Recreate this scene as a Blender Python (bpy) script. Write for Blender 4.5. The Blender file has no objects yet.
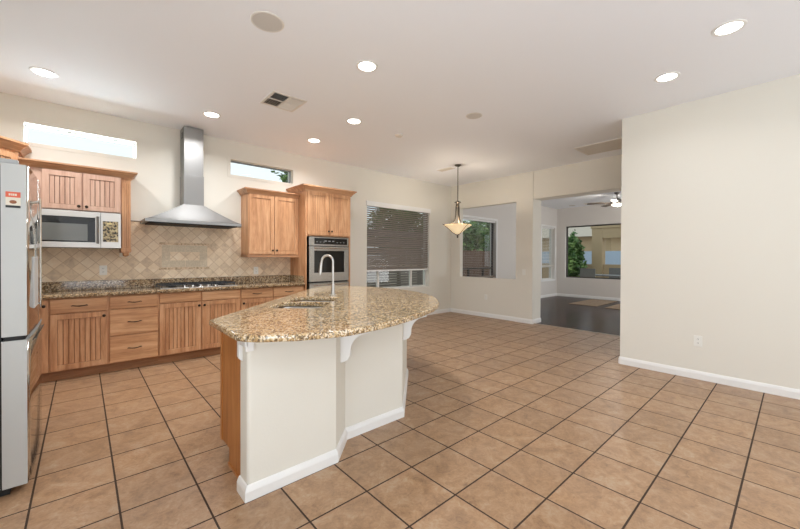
import bpy, bmesh, math, random
from mathutils import Vector, Matrix
PI = math.pi
random.seed(7)
S = bpy.context.scene
C = S.collection

# ------------------------------------------------------------------ camera
YAW, PITCH, ROLL, CAM_H = 0.8409, 0.0084, 0.0042, 1.3111
F = Vector((math.cos(YAW) * math.cos(PITCH), math.sin(YAW) * math.cos(PITCH), -math.sin(PITCH)))
R0 = Vector((math.sin(YAW), -math.cos(YAW), 0)); U0 = R0.cross(F)
R = R0 * math.cos(ROLL) + U0 * math.sin(ROLL); U = U0 * math.cos(ROLL) - R0 * math.sin(ROLL)
cd = bpy.data.cameras.new('camera'); cam = bpy.data.objects.new('camera', cd); C.objects.link(cam)
m = Matrix((R, U, -F)).transposed().to_4x4(); m.translation = (0, 0, CAM_H)
cam.matrix_world = m
cd.sensor_width = 36.0; cd.lens = 355.17 * 36 / 800; cd.shift_y = -3.65 / 800
cd.clip_start = 0.05; cd.clip_end = 300
S.camera = cam
S.view_settings.view_transform = 'Standard'; S.view_settings.look = 'None'
S.view_settings.gamma = 1.0; S.view_settings.use_curve_mapping = False
S.view_settings.exposure = 0.0

# ------------------------------------------------------------------ world: bright hazy daylight sky
w = bpy.data.worlds.new('sky'); S.world = w; w.use_nodes = True
wn = w.node_tree.nodes; wl = w.node_tree.links
bg = wn['Background']; bg.inputs['Strength'].default_value = 1.4
tc = wn.new('ShaderNodeTexCoord'); sx = wn.new('ShaderNodeSeparateXYZ'); rp = wn.new('ShaderNodeValToRGB')
wl.new(tc.outputs['Generated'], sx.inputs[0]); wl.new(sx.outputs['Z'], rp.inputs[0]); wl.new(rp.outputs[0], bg.inputs['Color'])
rp.color_ramp.elements[0].position = 0.0; rp.color_ramp.elements[0].color = (0.88, 0.92, 0.96, 1)
rp.color_ramp.elements[1].position = 0.5; rp.color_ramp.elements[1].color = (0.78, 0.87, 1.0, 1)

# ------------------------------------------------------------------ lights
def area(name, loc, rot, sx_, sy_, power, col, spread=PI):
    l = bpy.data.lights.new(name, 'AREA'); l.shape = 'RECTANGLE'; l.size = sx_; l.size_y = sy_
    l.energy = power; l.color = col; l.spread = spread
    o = bpy.data.objects.new(name, l); C.objects.link(o); o.location = loc; o.rotation_euler = rot
    return o
# rear, side and family-room fill: added lights at invented openings out of view
DAY_FILL = (0.80, 0.90, 1.0)
P_REAR, P_SIDE, P_FAM, P_CLE = 72, 108, 85, 42
LAMP_W, LAMP_R = 14, 3
LAMP_COL = (0.95, 0.97, 1.0)
area('added_fill_rear', (1.9, -3.35, 0.75), (math.radians(152), 0, 0), 5.0, 1.3, P_REAR, DAY_FILL)
area('added_fill_side', (-1.45, -0.9, 0.75), (math.radians(152), 0, -PI/2), 3.0, 1.2, P_SIDE, DAY_FILL)
area('added_fill_family_room', (9.8, -1.35, 0.75), (math.radians(125), 0, 0), 4.0, 1.3, P_FAM, (0.97, 0.98, 1.0))
area('daylight_clerestory', (0.02, 5.95, 2.67), (-PI/2, 0, 0), 0.95, 0.19, P_CLE, DAY_FILL)

# ------------------------------------------------------------------ materials
def lin(c):
    return tuple(((x/255)/12.92 if x/255 <= 0.04045 else ((x/255+0.055)/1.055)**2.4) for x in c) + (1,)
def mat(name, rgb, rough=0.5, metal=0.0, spec=0.5, emis=None, estr=0.0, trans=0.0, alpha=1.0, coat=0.0):
    mm = bpy.data.materials.new(name); mm.use_nodes = True
    b = mm.node_tree.nodes['Principled BSDF']
    b.inputs['Base Color'].default_value = lin(rgb); b.inputs['Roughness'].default_value = rough
    b.inputs['Metallic'].default_value = metal; b.inputs['Specular IOR Level'].default_value = spec
    b.inputs['Transmission Weight'].default_value = trans; b.inputs['Coat Weight'].default_value = coat
    if emis: b.inputs['Emission Color'].default_value = lin(emis); b.inputs['Emission Strength'].default_value = estr
    return mm
class N:
    """small node-building helper"""
    def __init__(s, mm): s.t = mm.node_tree; s.n = s.t.nodes; s.l = s.t.links; s.b = s.n['Principled BSDF']
    def new(s, typ, **kw):
        x = s.n.new(typ)
        for k, v in kw.items(): setattr(x, k, v)
        return x
    def put(s, sock, v):
        if isinstance(v, (int, float, tuple)): sock.default_value = v
        else: s.l.new(v, sock)
    def math(s, op, a, b=0.0, c=0.0):
        x = s.new('ShaderNodeMath', operation=op); s.put(x.inputs[0], a); s.put(x.inputs[1], b); s.put(x.inputs[2], c); return x.outputs[0]
    def mix(s, f, a, b, mode='MIX'):
        x = s.new('ShaderNodeMix', data_type='RGBA', blend_type=mode); s.put(x.inputs[0], f); s.put(x.inputs[6], a); s.put(x.inputs[7], b); return x.outputs[2]
    def coords(s, scale=(1, 1, 1), rot=(0, 0, 0), kind='Object'):
        t = s.new('ShaderNodeTexCoord'); mp = s.new('ShaderNodeMapping'); mp.inputs['Scale'].default_value = scale; mp.inputs['Rotation'].default_value = rot
        s.l.new(t.outputs[kind], mp.inputs['Vector']); return mp.outputs[0]
    def noise(s, v, scale, detail=4, rough=0.55, dist=0.0):
        x = s.new('ShaderNodeTexNoise'); s.put(x.inputs['Vector'], v); x.inputs['Scale'].default_value = scale
        x.inputs['Detail'].default_value = detail; x.inputs['Roughness'].default_value = rough; x.inputs['Distortion'].default_value = dist
        return x.outputs['Fac']
    def ramp(s, f, stops):
        x = s.new('ShaderNodeValToRGB'); cr = x.color_ramp; s.put(x.inputs[0], f)
        while len(cr.elements) < len(stops): cr.elements.new(0.5)
        for e, (p, c) in zip(cr.elements, stops): e.position = p; e.color = c if len(c) == 4 else lin(c)
        return x.outputs[0]
    def bump(s, h, strength=0.2, dist=0.01):
        x = s.new('ShaderNodeBump'); x.inputs['Strength'].default_value = strength; x.inputs['Distance'].default_value = dist
        s.put(x.inputs['Height'], h); s.l.new(x.outputs[0], s.b.inputs['Normal'])
    def color(s, c): s.put(s.b.inputs['Base Color'], c)

def wall_mat(name, rgb):
    mm = mat(name, rgb, 0.75, spec=0.25); n = N(mm); v = n.coords()
    n.bump(n.noise(v, 90, 3), 0.12, 0.004); return mm
M = {}
M['wall'] = wall_mat('painted_wall', (231, 226, 214))
M['wall2'] = wall_mat('painted_wall_far', (222, 216, 209))
M['ceiling'] = wall_mat('painted_ceiling', (244, 245, 248))
M['white'] = mat('white_trim', (240, 238, 234), 0.4)
M['plastic'] = mat('white_plastic', (238, 236, 228), 0.35)
M['ventwhite'] = mat('vent_enamel', (226, 221, 212), 0.5)
M['dark'] = mat('dark_void', (38, 34, 30), 0.8)
M['ventdark'] = mat('vent_duct', (62, 56, 50), 0.8)
M['ventshade'] = mat('grille_painted_shade', (208, 200, 188), 0.6)  # shading between the louvers put into the colour
M['speaker'] = mat('speaker_grille', (205, 200, 193), 0.6)
M['bronze'] = mat('bronze_knob', (52, 42, 34), 0.35, 0.8)
M['steel'] = mat('stainless', (196, 194, 190), 0.28, 1.0)
n = N(M['steel']); v = n.coords((2, 2, 160)); f = n.noise(v, 6, 2)
n.put(n.b.inputs['Roughness'], n.math('MULTIPLY_ADD', f, 0.18, 0.2))
M['steelv'] = mat('stainless_hood', (152, 151, 149), 0.42, 1.0)
n = N(M['steelv']); v = n.coords((160, 160, 2)); f = n.noise(v, 6, 2)
n.put(n.b.inputs['Roughness'], n.math('MULTIPLY_ADD', f, 0.2, 0.34))
M['fridgefront'] = mat('polished_stainless', (205, 203, 198), 0.07, 1.0)
M['fridgeside'] = mat('fridge_door_edge', (196, 197, 194), 0.45, 0.15)
M['fridgebody'] = mat('fridge_cabinet_grey', (176, 178, 178), 0.5, 0.1)
M['microfront'] = mat('bright_stainless', (205, 201, 195), 0.34, 0.6)
M['darksteel'] = mat('dark_steel', (120, 118, 114), 0.3, 0.9)
M['chrome'] = mat('chrome', (222, 220, 216), 0.16, 1.0)
M['faucet'] = mat('brushed_nickel', (206, 203, 198), 0.32, 1.0)
M['blackglass'] = mat('black_glass', (22, 22, 22), 0.08, 0.0, 0.6)
M['microglass'] = mat('microwave_glass', (112, 114, 110), 0.1, 0.0, 0.6)
M['micropanel'] = mat('microwave_keypad', (120, 104, 72), 0.3)
n = N(M['micropanel']); v = n.coords(); n.color(n.ramp(n.noise(v, 38, 3), [(0.42, (26, 26, 24)), (0.5, (140, 122, 84)), (0.68, (196, 180, 140))]))
M['black'] = mat('black_enamel', (28, 28, 30), 0.4)
M['gasket'] = mat('rubber_gasket', (34, 34, 34), 0.7)
M['iron'] = mat('cast_iron', (42, 44, 48), 0.55)
M['orange'] = mat('sticker_orange', (226, 104, 74), 0.5)
M['cream'] = mat('sticker_cream', (232, 222, 204), 0.5)
M['brownink'] = mat('sticker_brown', (150, 92, 56), 0.5)
M['dispenser'] = mat('dispenser_panel', (206, 208, 206), 0.35)
M['grout'] = mat('grout_dark', (70, 50, 38), 0.9)

def wood(name, a, b, c, rough=0.42, vert=True, streak=1.0):
    mm = mat(name, b, rough, spec=0.4); n = N(mm)
    sc = (9, 9, 0.8) if vert else (0.8, 9, 9)
    v = n.coords(sc); oi = n.new('ShaderNodeObjectInfo')
    vv = n.new('ShaderNodeVectorMath', operation='ADD'); n.l.new(v, vv.inputs[0])
    cmb = n.new('ShaderNodeCombineXYZ'); n.l.new(n.math('MULTIPLY', oi.outputs['Random'], 37.0), cmb.inputs[0]); n.l.new(n.math('MULTIPLY', oi.outputs['Random'], 17.0), cmb.inputs[2])
    n.l.new(cmb.outputs[0], vv.inputs[1])
    f = n.noise(vv.outputs[0], 1.6, 6, 0.62, 0.8)
    fine = n.noise(vv.outputs[0], 9, 3, 0.6, 0.2)
    f2 = n.math('ADD', n.math('MULTIPLY', f, 0.75), n.math('MULTIPLY', fine, 0.25))
    n.color(n.ramp(f2, [(0.34, a), (0.5, b), (0.66, c)])); n.bump(fine, 0.05, 0.002)
    return mm
M['wood'] = wood('maple', (172, 120, 82), (202, 151, 109), (220, 175, 135))
M['woodh'] = wood('maple_horizontal', (176, 124, 84), (206, 157, 114), (224, 180, 138), vert=False)
M['woodpink'] = wood('maple_upper', (186, 146, 124), (204, 166, 144), (216, 182, 160))
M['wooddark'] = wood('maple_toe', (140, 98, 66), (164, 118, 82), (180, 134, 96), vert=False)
M['woodend'] = wood('maple_end_panel', (160, 98, 48), (184, 120, 64), (196, 136, 80))
M['glaze'] = mat('groove_glaze', (146, 100, 68), 0.7)
M['glazedark'] = mat('groove_glaze_dark', (128, 94, 74), 0.7)
M['crown'] = wood('maple_crown', (166, 120, 86), (192, 144, 106), (210, 166, 128), vert=False)

def granite(name, base, stops, scale=1.0):
    mm = mat(name, base, 0.09, spec=0.55); n = N(mm); v = n.coords()
    vo = n.new('ShaderNodeTexVoronoi'); n.l.new(v, vo.inputs['Vector']); vo.inputs['Scale'].default_value = 95 * scale; vo.inputs['Randomness'].default_value = 1.0
    sep = n.new('ShaderNodeSeparateColor'); n.l.new(vo.outputs['Color'], sep.inputs[0])
    patch = n.noise(v, 14 * scale, 4, 0.6, 0.5)
    mixv = n.math('ADD', n.math('MULTIPLY', sep.outputs[0], 0.55), n.math('MULTIPLY', patch, 0.45))
    col = n.ramp(mixv, stops)
    big = n.noise(v, 2.6, 4, 0.6, 1.0)
    col = n.mix(n.math('MULTIPLY', big, 0.35), col, lin((226, 190, 140)))
    vo2 = n.new('ShaderNodeTexVoronoi'); n.l.new(v, vo2.inputs['Vector']); vo2.inputs['Scale'].default_value = 60 * scale
    sp2 = n.new('ShaderNodeSeparateColor'); n.l.new(vo2.outputs['Color'], sp2.inputs[0])
    dk = n.math('GREATER_THAN', n.math('ADD', sp2.outputs[1], n.math('MULTIPLY', patch, -0.5)), 0.5)
    n.color(n.mix(n.math('MULTIPLY', dk, 0.62), col, lin((70, 54, 42))))
    return mm
M['granite'] = granite('golden_granite', (200, 165, 120), [(0.24, (74, 60, 46)), (0.36, (148, 114, 74)), (0.48, (200, 168, 118)), (0.6, (218, 194, 154)), (0.74, (236, 226, 206))], 1.5)
M['granite_shade'] = granite('shaded_granite', (150, 125, 100), [(0.22, (52, 42, 34)), (0.38, (110, 86, 62)), (0.5, (156, 130, 100)), (0.64, (188, 166, 134)), (0.82, (206, 196, 176))])  # darker granite copy; shade under the cabinets is put into the colour

# kitchen floor tile: square tiles in world coordinates
TS, TX, TY = 0.3488, 0.839, 1.5986
def floor_tile():
    mm = mat('ceramic_floor_tile', (186, 148, 112), 0.36, spec=0.45); n = N(mm)
    t = n.new('ShaderNodeTexCoord'); s = n.new('ShaderNodeSeparateXYZ'); n.l.new(t.outputs['Object'], s.inputs[0])
    ux = n.math('DIVIDE', n.math('SUBTRACT', s.outputs[0], TX - 40 * TS), TS); uy = n.math('DIVIDE', n.math('SUBTRACT', s.outputs[1], TY - 40 * TS), TS)
    fx = n.math('FRACT', ux); fy = n.math('FRACT', uy)
    g = 0.5 - 0.0048 / TS
    ex = n.math('ABSOLUTE', n.math('SUBTRACT', fx, 0.5)); ey = n.math('ABSOLUTE', n.math('SUBTRACT', fy, 0.5))
    e = n.math('MAXIMUM', ex, ey); gr = n.math('GREATER_THAN', e, g)
    cell = n.new('ShaderNodeCombineXYZ'); n.l.new(n.math('FLOOR', ux), cell.inputs[0]); n.l.new(n.math('FLOOR', uy), cell.inputs[1])
    wn_ = n.new('ShaderNodeTexWhiteNoise', noise_dimensions='3D'); n.l.new(cell.outputs[0], wn_.inputs['Vector'])
    off = n.new('ShaderNodeVectorMath', operation='MULTIPLY_ADD'); n.l.new(wn_.outputs['Color'], off.inputs[0]); off.inputs[1].default_value = (30, 30, 30); n.l.new(t.outputs['Object'], off.inputs[2])
    v = off.outputs[0]
    a = n.noise(v, 5.5, 5, 0.62, 1.6); bnz = n.noise(v, 22, 6, 0.72, 2.2)
    f = n.math('ADD', n.math('MULTIPLY', a, 0.5), n.math('MULTIPLY', bnz, 0.5))
    col = n.ramp(f, [(0.34, (122, 90, 64)), (0.44, (158, 120, 84)), (0.52, (178, 138, 99)), (0.6, (186, 156, 124)), (0.7, (198, 174, 146))])
    hue = n.mix(n.math('MULTIPLY', n.noise(v, 3.5, 3, 0.5, 0.8), 0.5), col, lin((170, 146, 126)))
    tone = n.math('MULTIPLY_ADD', wn_.outputs['Value'], 0.14, 0.90)
    cmb = n.new('ShaderNodeCombineColor'); [n.l.new(tone, cmb.inputs[i]) for i in range(3)]
    hue = n.mix(1.0, hue, cmb.outputs[0], 'MULTIPLY')
    n.color(n.mix(gr, hue, lin((62, 44, 32))))
    n.put(n.b.inputs['Roughness'], n.math('MULTIPLY_ADD', gr, 0.45, n.math('MULTIPLY_ADD', bnz, 0.16, 0.27)))
    h = n.math('ADD', n.math('MULTIPLY', n.math('SUBTRACT', 1.0, gr), 1.0), n.math('MULTIPLY', bnz, 0.5))
    n.bump(h, 0.5, 0.004)
    return mm
M['floor'] = floor_tile()
def dark_planks():
    mm = mat('dark_hardwood', (60, 40, 28), 0.24, spec=0.05); n = N(mm)
    t = n.new('ShaderNodeTexCoord'); s = n.new('ShaderNodeSeparateXYZ'); n.l.new(t.outputs['Object'], s.inputs[0])
    uy = n.math('DIVIDE', s.outputs[1], 0.125); fy = n.math('FRACT', uy); gr = n.math('LESS_THAN', fy, 0.03)
    cell = n.new('ShaderNodeCombineXYZ'); n.l.new(n.math('FLOOR', uy), cell.inputs[0])
    wn_ = n.new('ShaderNodeTexWhiteNoise', noise_dimensions='3D'); n.l.new(cell.outputs[0], wn_.inputs['Vector'])
    v = n.coords((1, 9, 1)); f = n.noise(v, 3, 5, 0.6, 0.5)
    f = n.math('ADD', n.math('MULTIPLY', f, 0.7), n.math('MULTIPLY', wn_.outputs['Value'], 0.3))
    n.color(n.mix(gr, n.ramp(f, [(0.3, (38, 22, 14)), (0.55, (58, 36, 24)), (0.8, (78, 52, 34))]), lin((18, 12, 8))))
    return mm
M['hardwood'] = dark_planks()
def travertine():
    mm = mat('travertine_diamonds', (206, 178, 146), 0.5, spec=0.35); n = N(mm)
    t = n.new('ShaderNodeTexCoord'); s = n.new('ShaderNodeSeparateXYZ'); n.l.new(t.outputs['Object'], s.inputs[0])
    k = 1 / (0.102 * math.sqrt(2))
    a = n.math('MULTIPLY', n.math('ADD', s.outputs[0], s.outputs[2]), k); b = n.math('MULTIPLY', n.math('SUBTRACT', s.outputs[0], s.outputs[2]), k)
    a = n.math('ADD', a, 40.0); b = n.math('ADD', b, 40.0)
    e = n.math('MAXIMUM', n.math('ABSOLUTE', n.math('SUBTRACT', n.math('FRACT', a), 0.5)), n.math('ABSOLUTE', n.math('SUBTRACT', n.math('FRACT', b), 0.5)))
    gr = n.math('GREATER_THAN', e, 0.462)
    cell = n.new('ShaderNodeCombineXYZ'); n.l.new(n.math('FLOOR', a), cell.inputs[0]); n.l.new(n.math('FLOOR', b), cell.inputs[1])
    wn_ = n.new('ShaderNodeTexWhiteNoise', noise_dimensions='3D'); n.l.new(cell.outputs[0], wn_.inputs['Vector'])
    v = n.coords(); nz = n.noise(v, 16, 5, 0.65, 1.0)
    nz2 = n.noise(v, 5, 3, 0.6, 0.5)
    f = n.math('ADD', n.math('MULTIPLY', n.math('ADD', nz, nz2), 0.36), n.math('MULTIPLY', wn_.outputs['Value'], 0.26))
    col = n.ramp(f, [(0.28, (196, 172, 146)), (0.42, (228, 206, 176)), (0.55, (240, 219, 190)), (0.7, (246, 230, 206))])
    n.color(n.mix(n.math('MULTIPLY', gr, 0.8), col, lin((208, 182, 150))))
    n.bump(n.math('SUBTRACT', 1.0, gr), 0.25, 0.002)
    return mm
M['travertine'] = travertine()
M['accent'] = mat('grey_stone_accent', (214, 196, 168), 0.55)
n = N(M['accent']); n.color(n.ramp(n.noise(n.coords(), 60, 3), [(0.35, (204, 187, 160)), (0.65, (220, 204, 178))]))
M['liner'] = mat('stone_liner', (168, 136, 104), 0.6)
n = N(M['liner']); n.color(n.ramp(n.noise(n.coords(), 45, 3), [(0.36, (176, 146, 114)), (0.6, (228, 202, 168))]))
M['rug'] = mat('tan_rug', (176, 148, 118), 0.95)
n = N(M['rug']); n.color(n.ramp(n.noise(n.coords(), 30, 3), [(0.35, (128, 106, 84)), (0.65, (168, 146, 120))]))
M['slat'] = mat('taupe_blind', (148, 134, 122), 0.6)
M['slatlight'] = mat('pale_blind', (214, 206, 194), 0.6)
M['frame'] = mat('vinyl_frame', (226, 222, 214), 0.5)
M['darkframe'] = mat('bronze_frame', (70, 64, 58), 0.5)
gm = bpy.data.materials.new('window_glass'); gm.use_nodes = True
gn = gm.node_tree.nodes; gl = gm.node_tree.links; gn.remove(gn['Principled BSDF'])
tr = gn.new('ShaderNodeBsdfTransparent'); gs = gn.new('ShaderNodeBsdfGlossy'); gs.inputs['Roughness'].default_value = 0.02
fr = gn.new('ShaderNodeLayerWeight'); fr.inputs['Blend'].default_value = 0.12; geo = gn.new('ShaderNodeNewGeometry'); inv = gn.new('ShaderNodeMath'); inv.operation = 'SUBTRACT'; inv.inputs[0].default_value = 1.0; fm = gn.new('ShaderNodeMath'); fm.operation = 'MULTIPLY'; mx = gn.new('ShaderNodeMixShader')
tr.inputs['Color'].default_value = (0.9, 0.93, 0.92, 1)
gl.new(geo.outputs['Backfacing'], inv.inputs[1]); gl.new(fr.outputs['Facing'], fm.inputs[0]); gl.new(inv.outputs[0], fm.inputs[1]); gl.new(fm.outputs[0], mx.inputs[0]); gl.new(tr.outputs[0], mx.inputs[1]); gl.new(gs.outputs[0], mx.inputs[2]); gl.new(mx.outputs[0], gn['Material Output'].inputs[0])
M['glass'] = gm
M['lamp'] = mat('lamp_lens', (255, 250, 240), 0.5, emis=(255, 250, 240), estr=14)
M['bowl'] = mat('alabaster_glass', (238, 222, 192), 0.4, emis=(255, 226, 176), estr=0.55)
M['pewter'] = mat('antique_pewter', (92, 84, 74), 0.45, 0.6)
M['fanlight'] = mat('fan_light_lens', (255, 252, 245), 0.5, emis=(255, 250, 240), estr=3.5)
M['fanmetal'] = mat('fan_nickel', (126, 120, 114), 0.4, 0.7)
M['blade'] = mat('fan_blade', (92, 80, 70), 0.5)
M['leaf'] = mat('leaf_green', (86, 122, 58), 0.6)
n = N(M['leaf']); oi = n.new('ShaderNodeObjectInfo'); n.color(n.ramp(n.noise(n.coords(), 3.0, 4), [(0.3, (44, 74, 34)), (0.5, (88, 122, 56)), (0.7, (146, 170, 92))]))
M['bark'] = mat('bark', (92, 72, 54), 0.9)
M['fence'] = mat('cedar_fence', (120, 88, 66), 0.8)
M['fencegrey'] = mat('grey_fence', (132, 122, 112), 0.8)
M['stucco'] = mat('tan_stucco', (190, 164, 128), 0.9)
M['stuccow'] = mat('pale_blue_stucco', (176, 190, 206), 0.9)
M['roof'] = mat('tile_roof', (188, 174, 154), 0.9)
M['ground'] = mat('gravel_ground', (158, 144, 122), 0.95)
M['patio'] = mat('patio_furniture', (128, 124, 120), 0.6)

# ------------------------------------------------------------------ mesh helpers
class B:
    def __init__(s): s.bm = bmesh.new(); s.mi = 0
    def _tag(s, faces):
        for f in faces: f.material_index = s.mi
    def box(s, x0, x1, y0, y1, z0, z1):
        if x0 > x1: x0, x1 = x1, x0
        if y0 > y1: y0, y1 = y1, y0
        if z0 > z1: z0, z1 = z1, z0
        v = [s.bm.verts.new(p) for p in ((x0,y0,z0),(x1,y0,z0),(x1,y1,z0),(x0,y1,z0),(x0,y0,z1),(x1,y0,z1),(x1,y1,z1),(x0,y1,z1))]
        s._tag([s.bm.faces.new([v[i] for i in q]) for q in ((0,3,2,1),(4,5,6,7),(0,1,5,4),(1,2,6,5),(2,3,7,6),(3,0,4,7))]); return s
    def prism(s, poly, z0, z1):
        """poly counter-clockwise in xy"""
        a = [s.bm.verts.new((x, y, z0)) for x, y in poly]; b = [s.bm.verts.new((x, y, z1)) for x, y in poly]; k = len(poly)
        fs = [s.bm.faces.new(a[::-1]), s.bm.faces.new(b)] + [s.bm.faces.new((a[i], a[(i+1) % k], b[(i+1) % k], b[i])) for i in range(k)]
        s._tag(fs); return s
    def extr(s, poly3, d):
        """extrude a 3-D polygon by the vector d"""
        d = Vector(d); a = [s.bm.verts.new(p) for p in poly3]; b = [s.bm.verts.new(Vector(p) + d) for p in poly3]; k = len(a)
        fs = [s.bm.faces.new(a[::-1]), s.bm.faces.new(b)] + [s.bm.faces.new((a[i], a[(i+1) % k], b[(i+1) % k], b[i])) for i in range(k)]
        s._tag(fs); return s
    def cyl(s, c, r, z0, z1, seg=24, r2=None):
        r2 = r if r2 is None else r2
        a = [s.bm.verts.new((c[0]+r*math.cos(2*PI*i/seg), c[1]+r*math.sin(2*PI*i/seg), z0)) for i in range(seg)]
        b = [s.bm.verts.new((c[0]+r2*math.cos(2*PI*i/seg), c[1]+r2*math.sin(2*PI*i/seg), z1)) for i in range(seg)]
        s._tag([s.bm.faces.new(a[::-1]), s.bm.faces.new(b)] + [s.bm.faces.new((a[i], a[(i+1) % seg], b[(i+1) % seg], b[i])) for i in range(seg)]); return s
    def lathe(s, prof, c=(0, 0), seg=32, cap=True):
        rings = []
        for r, z in prof:
            rings.append([s.bm.verts.new((c[0]+max(r, 1e-4)*math.cos(2*PI*i/seg), c[1]+max(r, 1e-4)*math.sin(2*PI*i/seg), z)) for i in range(seg)])
        fs = []
        for a, b in zip(rings, rings[1:]): fs += [s.bm.faces.new((a[i], a[(i+1) % seg], b[(i+1) % seg], b[i])) for i in range(seg)]
        if cap: fs += [s.bm.faces.new(rings[0][::-1]), s.bm.faces.new(rings[-1])]
        s._tag(fs); return s
    def tube(s, pts, r, seg=10):
        pts = [Vector(p) for p in pts]; rr = r if isinstance(r, (list, tuple)) else [r]*len(pts); rings = []; prev = None
        for i, p in enumerate(pts):
            t = (pts[min(i+1, len(pts)-1)] - pts[max(i-1, 0)]).normalized()
            if prev is None:
                u = t.cross(Vector((0, 0, 1)));  u = u if u.length > 1e-3 else t.cross(Vector((1, 0, 0)))
            else: u = prev - t * prev.dot(t)
            u.normalize(); prev = u; q = t.cross(u)
            rings.append([s.bm.verts.new(p + (u*math.cos(2*PI*k/seg) + q*math.sin(2*PI*k/seg))*rr[i]) for k in range(seg)])
        fs = []
        for a, b in zip(rings, rings[1:]): fs += [s.bm.faces.new((a[i], a[(i+1) % seg], b[(i+1) % seg], b[i])) for i in range(seg)]
        fs += [s.bm.faces.new(rings[0][::-1]), s.bm.faces.new(rings[-1])]
        s._tag(fs); return s
    def sweep(s, path, prof):
        """moulding: closed profile [(out, z)] swept along an open plan path, 'out' = right of travel, mitred corners"""
        P = [Vector((x, y, 0)) for x, y in path]; rings = []
        for i, p in enumerate(P):
            d1 = (P[i]-P[i-1]).normalized() if i > 0 else None; d2 = (P[i+1]-P[i]).normalized() if i < len(P)-1 else None
            d1 = d1 or d2; d2 = d2 or d1
            n1 = Vector((d1.y, -d1.x, 0)); n2 = Vector((d2.y, -d2.x, 0)); nn = (n1+n2)/(1+n1.dot(n2))
            rings.append([s.bm.verts.new((p.x+nn.x*o, p.y+nn.y*o, z)) for o, z in prof])
        k = len(prof); fs = []
        for a, b in zip(rings, rings[1:]): fs += [s.bm.faces.new((a[i], a[(i+1) % k], b[(i+1) % k], b[i])) for i in range(k)]
        fs += [s.bm.faces.new(rings[0][::-1]), s.bm.faces.new(rings[-1])]
        s._tag(fs); return s
    def obj(s, name, mats, parent=None, bevel=0.0, smooth=False, loc=None):
        me = bpy.data.meshes.new(name); bmesh.ops.recalc_face_normals(s.bm, faces=s.bm.faces[:]); s.bm.to_mesh(me); s.bm.free()
        if not isinstance(mats, (list, tuple)): mats = [mats]
        for k in mats: me.materials.append(M[k] if isinstance(k, str) else k)
        if smooth:
            for p in me.polygons: p.use_smooth = True
        o = bpy.data.objects.new(name, me); C.objects.link(o)
        if parent: o.parent = parent
        if loc: o.location = loc
        if bevel:
            b = o.modifiers.new('bevel', 'BEVEL'); b.width = bevel; b.segments = 2; b.limit_method = 'ANGLE'; b.angle_limit = math.radians(40)
        if smooth:
            e = o.modifiers.new('edges', 'EDGE_SPLIT'); e.split_angle = math.radians(38)
        return o
def thing(name, label, cat, loc=(0, 0, 0), rz=0.0, group=None):
    o = bpy.data.objects.new(name, None); C.objects.link(o); o.location = loc; o.rotation_euler = (0, 0, rz); o.empty_display_size = 0.1
    o['label'] = label; o['category'] = cat
    if group: o['group'] = group
    return o
def tag(o, label, cat, group=None):
    o['label'] = label; o['category'] = cat
    if group: o['group'] = group
    return o
def struct(o): o['kind'] = 'structure'; return o
def dup(root, loc, rz, label, group=None):
    r = root.copy(); C.objects.link(r); r.location = loc; r.rotation_euler = (0, 0, rz); r['label'] = label
    if group: r['group'] = group
    for ch in list(root.children):
        c = ch.copy(); C.objects.link(c); c.parent = r
        for g in list(ch.children):
            d = g.copy(); C.objects.link(d); d.parent = c
    return r

# ================================================================== SETTING
YK, XD, XR, YR, H = 5.64, 6.716, 5.013, 1.467, 3.05
XL, YB, XF = -1.11, -3.0, 12.46
T = 0.2
def wall_y(name, y0, y1, xa, xb, holes, m_='wall', z1=H):
    """wall lying along x, with rectangular holes (x0,x1,z0,z1)"""
    xs = sorted({xa, xb, *[h[0] for h in holes], *[h[1] for h in holes]}); zs = sorted({0, z1, *[h[2] for h in holes], *[h[3] for h in holes]})
    b = B()
    for i in range(len(xs)-1):
        for j in range(len(zs)-1):
            cx, cz = (xs[i]+xs[i+1])/2, (zs[j]+zs[j+1])/2
            if not any(h[0] < cx < h[1] and h[2] < cz < h[3] for h in holes): b.box(xs[i], xs[i+1], y0, y1, zs[j], zs[j+1])
    bmesh.ops.remove_doubles(b.bm, verts=b.bm.verts[:], dist=1e-5)
    return struct(b.obj(name, m_))
def wall_x(name, x0, x1, ya, yb, holes, m_='wall', z1=H):
    ys = sorted({ya, yb, *[h[0] for h in holes], *[h[1] for h in holes]}); zs = sorted({0, z1, *[h[2] for h in holes], *[h[3] for h in holes]})
    b = B()
    for i in range(len(ys)-1):
        for j in range(len(zs)-1):
            cy, cz = (ys[i]+ys[i+1])/2, (zs[j]+zs[j+1])/2
            if not any(h[0] < cy < h[1] and h[2] < cz < h[3] for h in holes): b.box(x0, x1, ys[i], ys[i+1], zs[j], zs[j+1])
    bmesh.ops.remove_doubles(b.bm, verts=b.bm.verts[:], dist=1e-5)
    return struct(b.obj(name, m_))
W1 = (-0.47, 0.515, 2.565, 2.775); W2 = (1.65, 2.634, 2.545, 2.773); W3 = (4.17, 5.95, 0.66, 2.42)
W4 = (7.10, 8.66, 0.76, 2.35); W5 = (11.34, 12.28, 0.60, 2.38)
DW = 0.33                                                     # thickness of the wall between dining area and family room
struct(B().box(XL-T, XD+0.04, YB-T, YK+T, -0.1, 0).obj('floor', 'floor'))
struct(B().box(XD+0.04, XF+T, -1.0, YK+T, -0.1, 0).obj('floor', 'hardwood'))
struct(B().box(XD+0.02, XD+0.07, 1.55, 3.52, 0, 0.008).obj('trim_1', mat('threshold_strip', (176, 158, 140), 0.4)))
struct(B().box(XL-T, XF+T, YB-T, YK+T, H, H+0.15).obj('ceiling', 'ceiling'))
wall_y('wall_back', YK, YK+T, XL-T, XD+DW, [W1, W2, W3])
wall_y('wall_family_room_side', YK, YK+T, XD+DW, XF+T, [W4, W5], 'wall2')
wall_x('wall_dining', XD, XD+0.11, 3.885, YK, [(3.886, 5.365, 0.872, 2.485)])
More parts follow.
